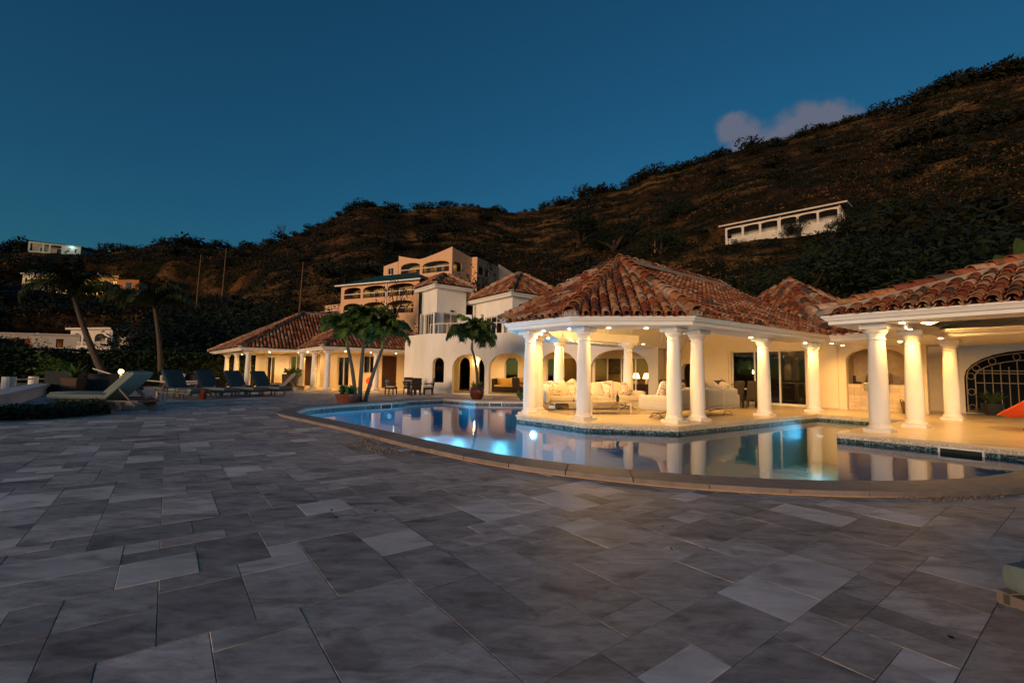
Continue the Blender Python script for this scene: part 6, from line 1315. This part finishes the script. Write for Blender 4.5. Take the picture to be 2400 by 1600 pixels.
# grill in the niche
s_ = (n0 + n1) / 2; t = thing('gas_grill', 'built-in steel gas grill in the arched niche', 'grill', XY(W1.at(s_ + .0, .5), 0), math.atan2(tw.y, tw.x)); MB().rbox((0, -.28, .93), (.78, .34, .34), .03, 4).build('front_panel', STEEL, t, smooth=True, world=False)
hood = MB(); n = 10; v = [(sx * .37, .26 - .52 * (i / n) , 1.1 + .36 * math.sin(math.pi * (.12 + .86 * (1 - i / n)) * .6)) for i in range(n + 1) for sx in (-1, 1)]; hood.add(v, [(2 * i, 2 * i + 2, 2 * i + 3, 2 * i + 1) for i in range(n)]); hood.add([(sx * .37, y_, z_) for sx in (-1,) for y_, z_ in ((.26, 1.08), (-.26, 1.08), (-.26, 1.2), (0, 1.44), (.26, 1.42))], [(0, 1, 2, 3, 4)]); hood.add([(.37, y_, z_) for y_, z_ in ((.26, 1.08), (-.26, 1.08), (-.26, 1.2), (0, 1.44), (.26, 1.42))], [(4, 3, 2, 1, 0)]); hood.build('hood', STEEL, t, world=False)
MB().tube([(-.3, -.31, 1.2), (.3, -.31, 1.2)], .014, 8).build('handle', STEEL, t, world=False)
for x_ in (-.25, 0, .25): MB().tube([(x_, -.45, .93), (x_, -.48, .93)], .03, 10).build('knob', IRON, t, world=False)
for k, z_ in enumerate((0, 1)): pass
pp = W1.at(n0 + .12, .55); tag(MB().rbox((pp.x, pp.y, 1.2), (.08, .08, .34), .03, 3).build('pepper_mill', IRON), 'black mill standing in the niche corner', 'mill'); pp = W1.at(n0 + .28, .42); tag(MB().rbox((pp.x, pp.y, 1.07), (.16, .2, .1), .04, 4, M=RZ(.4)).build('grill_mitt', IRON), 'black mitt lying on the niche counter', 'mitt')
pp = (14.35, 16.55); t = thing('wicker_basket', 'tapered wicker basket with handles by the niche', 'basket', (pp[0], pp[1], 0)); MB().lathe([(0, 0), (.15, 0), (.22, .42), (.205, .42), (.14, .03)], 18).build('body', mat('brown_wicker', (.16, .085, .035), .8, (.08, .04, .018), 40, .8, .5, 60), t, smooth=True, world=False); [MB().tube([(s_ * .2, -.07, .4), (s_ * .25, -.05, .5), (s_ * .25, .05, .5), (s_ * .2, .07, .4)], .014, 6).build('handle', BRNR, t, world=False) for s_ in (-1, 1)]
# iron gate
g0, g1 = SW.s[2] + .2, SW.s[2] + 5.55; gm_, h_ = (g0 + g1) / 2, (g1 - g0) / 2; t = thing('iron_gate', 'arched wrought-iron gate with ring ornaments behind the veranda', 'gate', XY(SW.at(gm_, .1), 0), R(-10)); GI = mat('lamplit_iron', (.46, .34, .18), .45, metal=.2)  # golden lamplight painted into the colour of the iron bars
def gtop(s_, k): x_ = max(-1, min(1, (s_ - gm_) / (h_ - k))); return (1.38) + (2.38 - k - 1.38) * math.sqrt(max(0, 1 - abs(x_) ** 2.2))
for k in (.03, .32): pts = [SW.pt(gm_ - (h_ - k), .1, .05)] + [SW.pt(gm_ + (h_ - k) * -math.cos(math.pi * i / 30), .1, gtop(gm_ + (h_ - k) * -math.cos(math.pi * i / 30), k)) for i in range(31)] + [SW.pt(gm_ + (h_ - k), .1, .05)]; MB().tube(pts, .018, 6).build('arch_bar', GI, t)
nb_ = 17
for i in range(1, nb_): s_ = g0 + .34 + (g1 - g0 - .68) * i / nb_; zt_ = gtop(s_, .33) if i % 2 else min(gtop(s_, .33), 1.78); MB().bar(SW.pt(s_, .1, .05), SW.pt(s_, .1, zt_), .02).build('bar', GI, t)
for z_ in (.06, 1.15, 1.52, 1.62): MB().bar(SW.pt(g0 + (.0 if z_ < .1 else .33), .1, z_), SW.pt(g1 - .33, .1, z_), .02, .025).build('rail', GI, t)
for i in range(9):
    a = math.pi * i / 8; s_ = gm_ - (h_ - .175) * math.cos(a); z_ = gtop(s_, .175) if 0 < i < 8 else 1.4; c = SW.at(s_, .1); dv_ = (SW.at(s_ + .1, .1) - SW.at(s_ - .1, .1)).normalized(); MB().tube([(c.x + dv_.x * .12 * math.cos(q), c.y + dv_.y * .12 * math.cos(q), z_ + .12 * math.sin(q)) for q in [6.2832 * k / 16 for k in range(17)]], .012, 5).build('ring', GI, t)
for z_ in (.2, .8): c = SW.at(g0 + .175, .1); dv_ = (SW.at(g0 + .3, .1) - SW.at(g0, .1)).normalized(); MB().tube([(c.x + dv_.x * .12 * math.cos(q), c.y + dv_.y * .12 * math.cos(q), z_ + .12 * math.sin(q)) for q in [6.2832 * k / 16 for k in range(17)]], .012, 5).build('ring', GI, t)
pot('black round pot in front of the iron gate', 17.35, 16.5, 0, [(0, 0), (.18, 0), (.28, .2), (.3, .42), (.27, .42), (.26, .38)], IRON); agave('grassy plant in the black pot by the gate', 17.35, 16.5, .36, .6, 30, HEDGEM, 'grassy_plant')
# ---------------------------------------------------------------- pool fittings
def skimmer(px, py, nx, ny, w_=.55, lbl=None):
    n_ = Vector((nx, ny)).normalized(); s2 = Vector((-n_.y, n_.x)); f = MB(); P3 = lambda a, z_, d: (px + s2.x * a + n_.x * d, py + s2.y * a + n_.y * d, z_)
    f.bar(P3(-w_ / 2, -.11, .012), P3(w_ / 2, -.11, .012), .03, .03); f.bar(P3(-w_ / 2, -.30, .012), P3(w_ / 2, -.30, .012), .03, .03)
    for a in (-1, 1): f.bar(P3(a * w_ / 2, -.095, .012), P3(a * w_ / 2, -.315, .012), .03, .03, upv=(nx, ny, 0))
    o = f.build('skimmer_frame', TRIM, basin); MB().add([P3(-w_ / 2, -.30, .004), P3(w_ / 2, -.30, .004), P3(w_ / 2, -.11, .004), P3(-w_ / 2, -.11, .004)], [(0, 1, 2, 3), (3, 2, 1, 0)]).build('skimmer_mouth', mat('skimmer_dark', (.06, .07, .07), .6), o)
skimmer(-5.05, 18.57, .84, -.54); skimmer(-.7, 20.72, .05, -1); skimmer(8.72, 8.93, E1.x * -1, E1.y * -1, .62)
def pool_light(x_, y_, z_, d, e, k=1.):
    d = Vector(d).normalized(); u = d.cross(Vector((0, 0, 1))).normalized(); v_ = u.cross(d); m = MB(); n = 16; m.add([Vector((x_, y_, z_)) + (u * math.cos(6.2832 * i / n) + v_ * math.sin(6.2832 * i / n)) * .11 for i in range(n)], [tuple(range(n))]); o = m.build('pool_light', mat('pool_lens' if k > 1 else 'pool_lens_dim', (.8, .95, 1), .3, emit=((.6, .88, 1.0), 8 if k > 1 else .5)), basin)
    lamp('pool_beam', Vector((x_, y_, z_)) + d * .12, e * 2.2, o, col=(.45, .80, 1.0) if k > 1 else (.15, .66, 1.0), rad=.3, spot=125, blend=1, direction=d)
pool_light(.62, 12.93, -.50, (-.74, -.66, .05), 1300, 12)
for x_, y_, dx, dy, e_ in ((-.45, 20.6, 0, -1, 90), (-4.95, 18.7, .8, -.6, 420), (-3.9, 21.1, .6, -.75, 260), (-2.3, 21.2, -.1, -1, 110), (-6.45, 16.2, .9, -.4, 330), (.4, 14.6, -.95, .2, 330), (-5.6, 17.9, .85, -.5, 300), (10.1, 15.0, -.8, -.6, 35)): pool_light(x_, y_, -.6, (dx, dy, .22), e_ * .8)  # most of these lights are added to spread an even blue glow
# shallow sun ledge in the inner corner of the pool
tag(MB().prism([(10.5, 15.6), (11.9, 13.8), (11.3, 13.35), (9.95, 15.2)], -1.5, -.24).build('pool_ledge', FLOORT), 'submerged travertine sun ledge in the pool corner', 'ledge')
# fallen leaves on the paving
FL = mat('dead_leaf', (.02, .014, .010), .8); k = 0
for x_, y_ in ((2.15, 2.85), (2.78, 2.66), (2.20, 2.35), (2.02, 4.35), (1.3, 3.95), (1.2, 3.45), (-1.62, 4.25), (-1.5, 4.05), (-1.35, 4.1), (-1.22, 4.25), (-1.25, 3.9)):
    a = rb.uniform(0, 6); s_ = rb.uniform(.018, .03); o = MB().add([(-s_, 0, .004), (0, -s_ * .4, .001), (s_, 0, .006), (0, s_ * .4, .009)], [(0, 1, 2), (0, 2, 3)]).build('fallen_leaf', FL); o.location = (x_, y_, DZ + .002); o.rotation_euler = (0, 0, a); tag(o, 'small dead leaf lying on the terrace paving', 'leaf', 'fallen leaves on the paving')
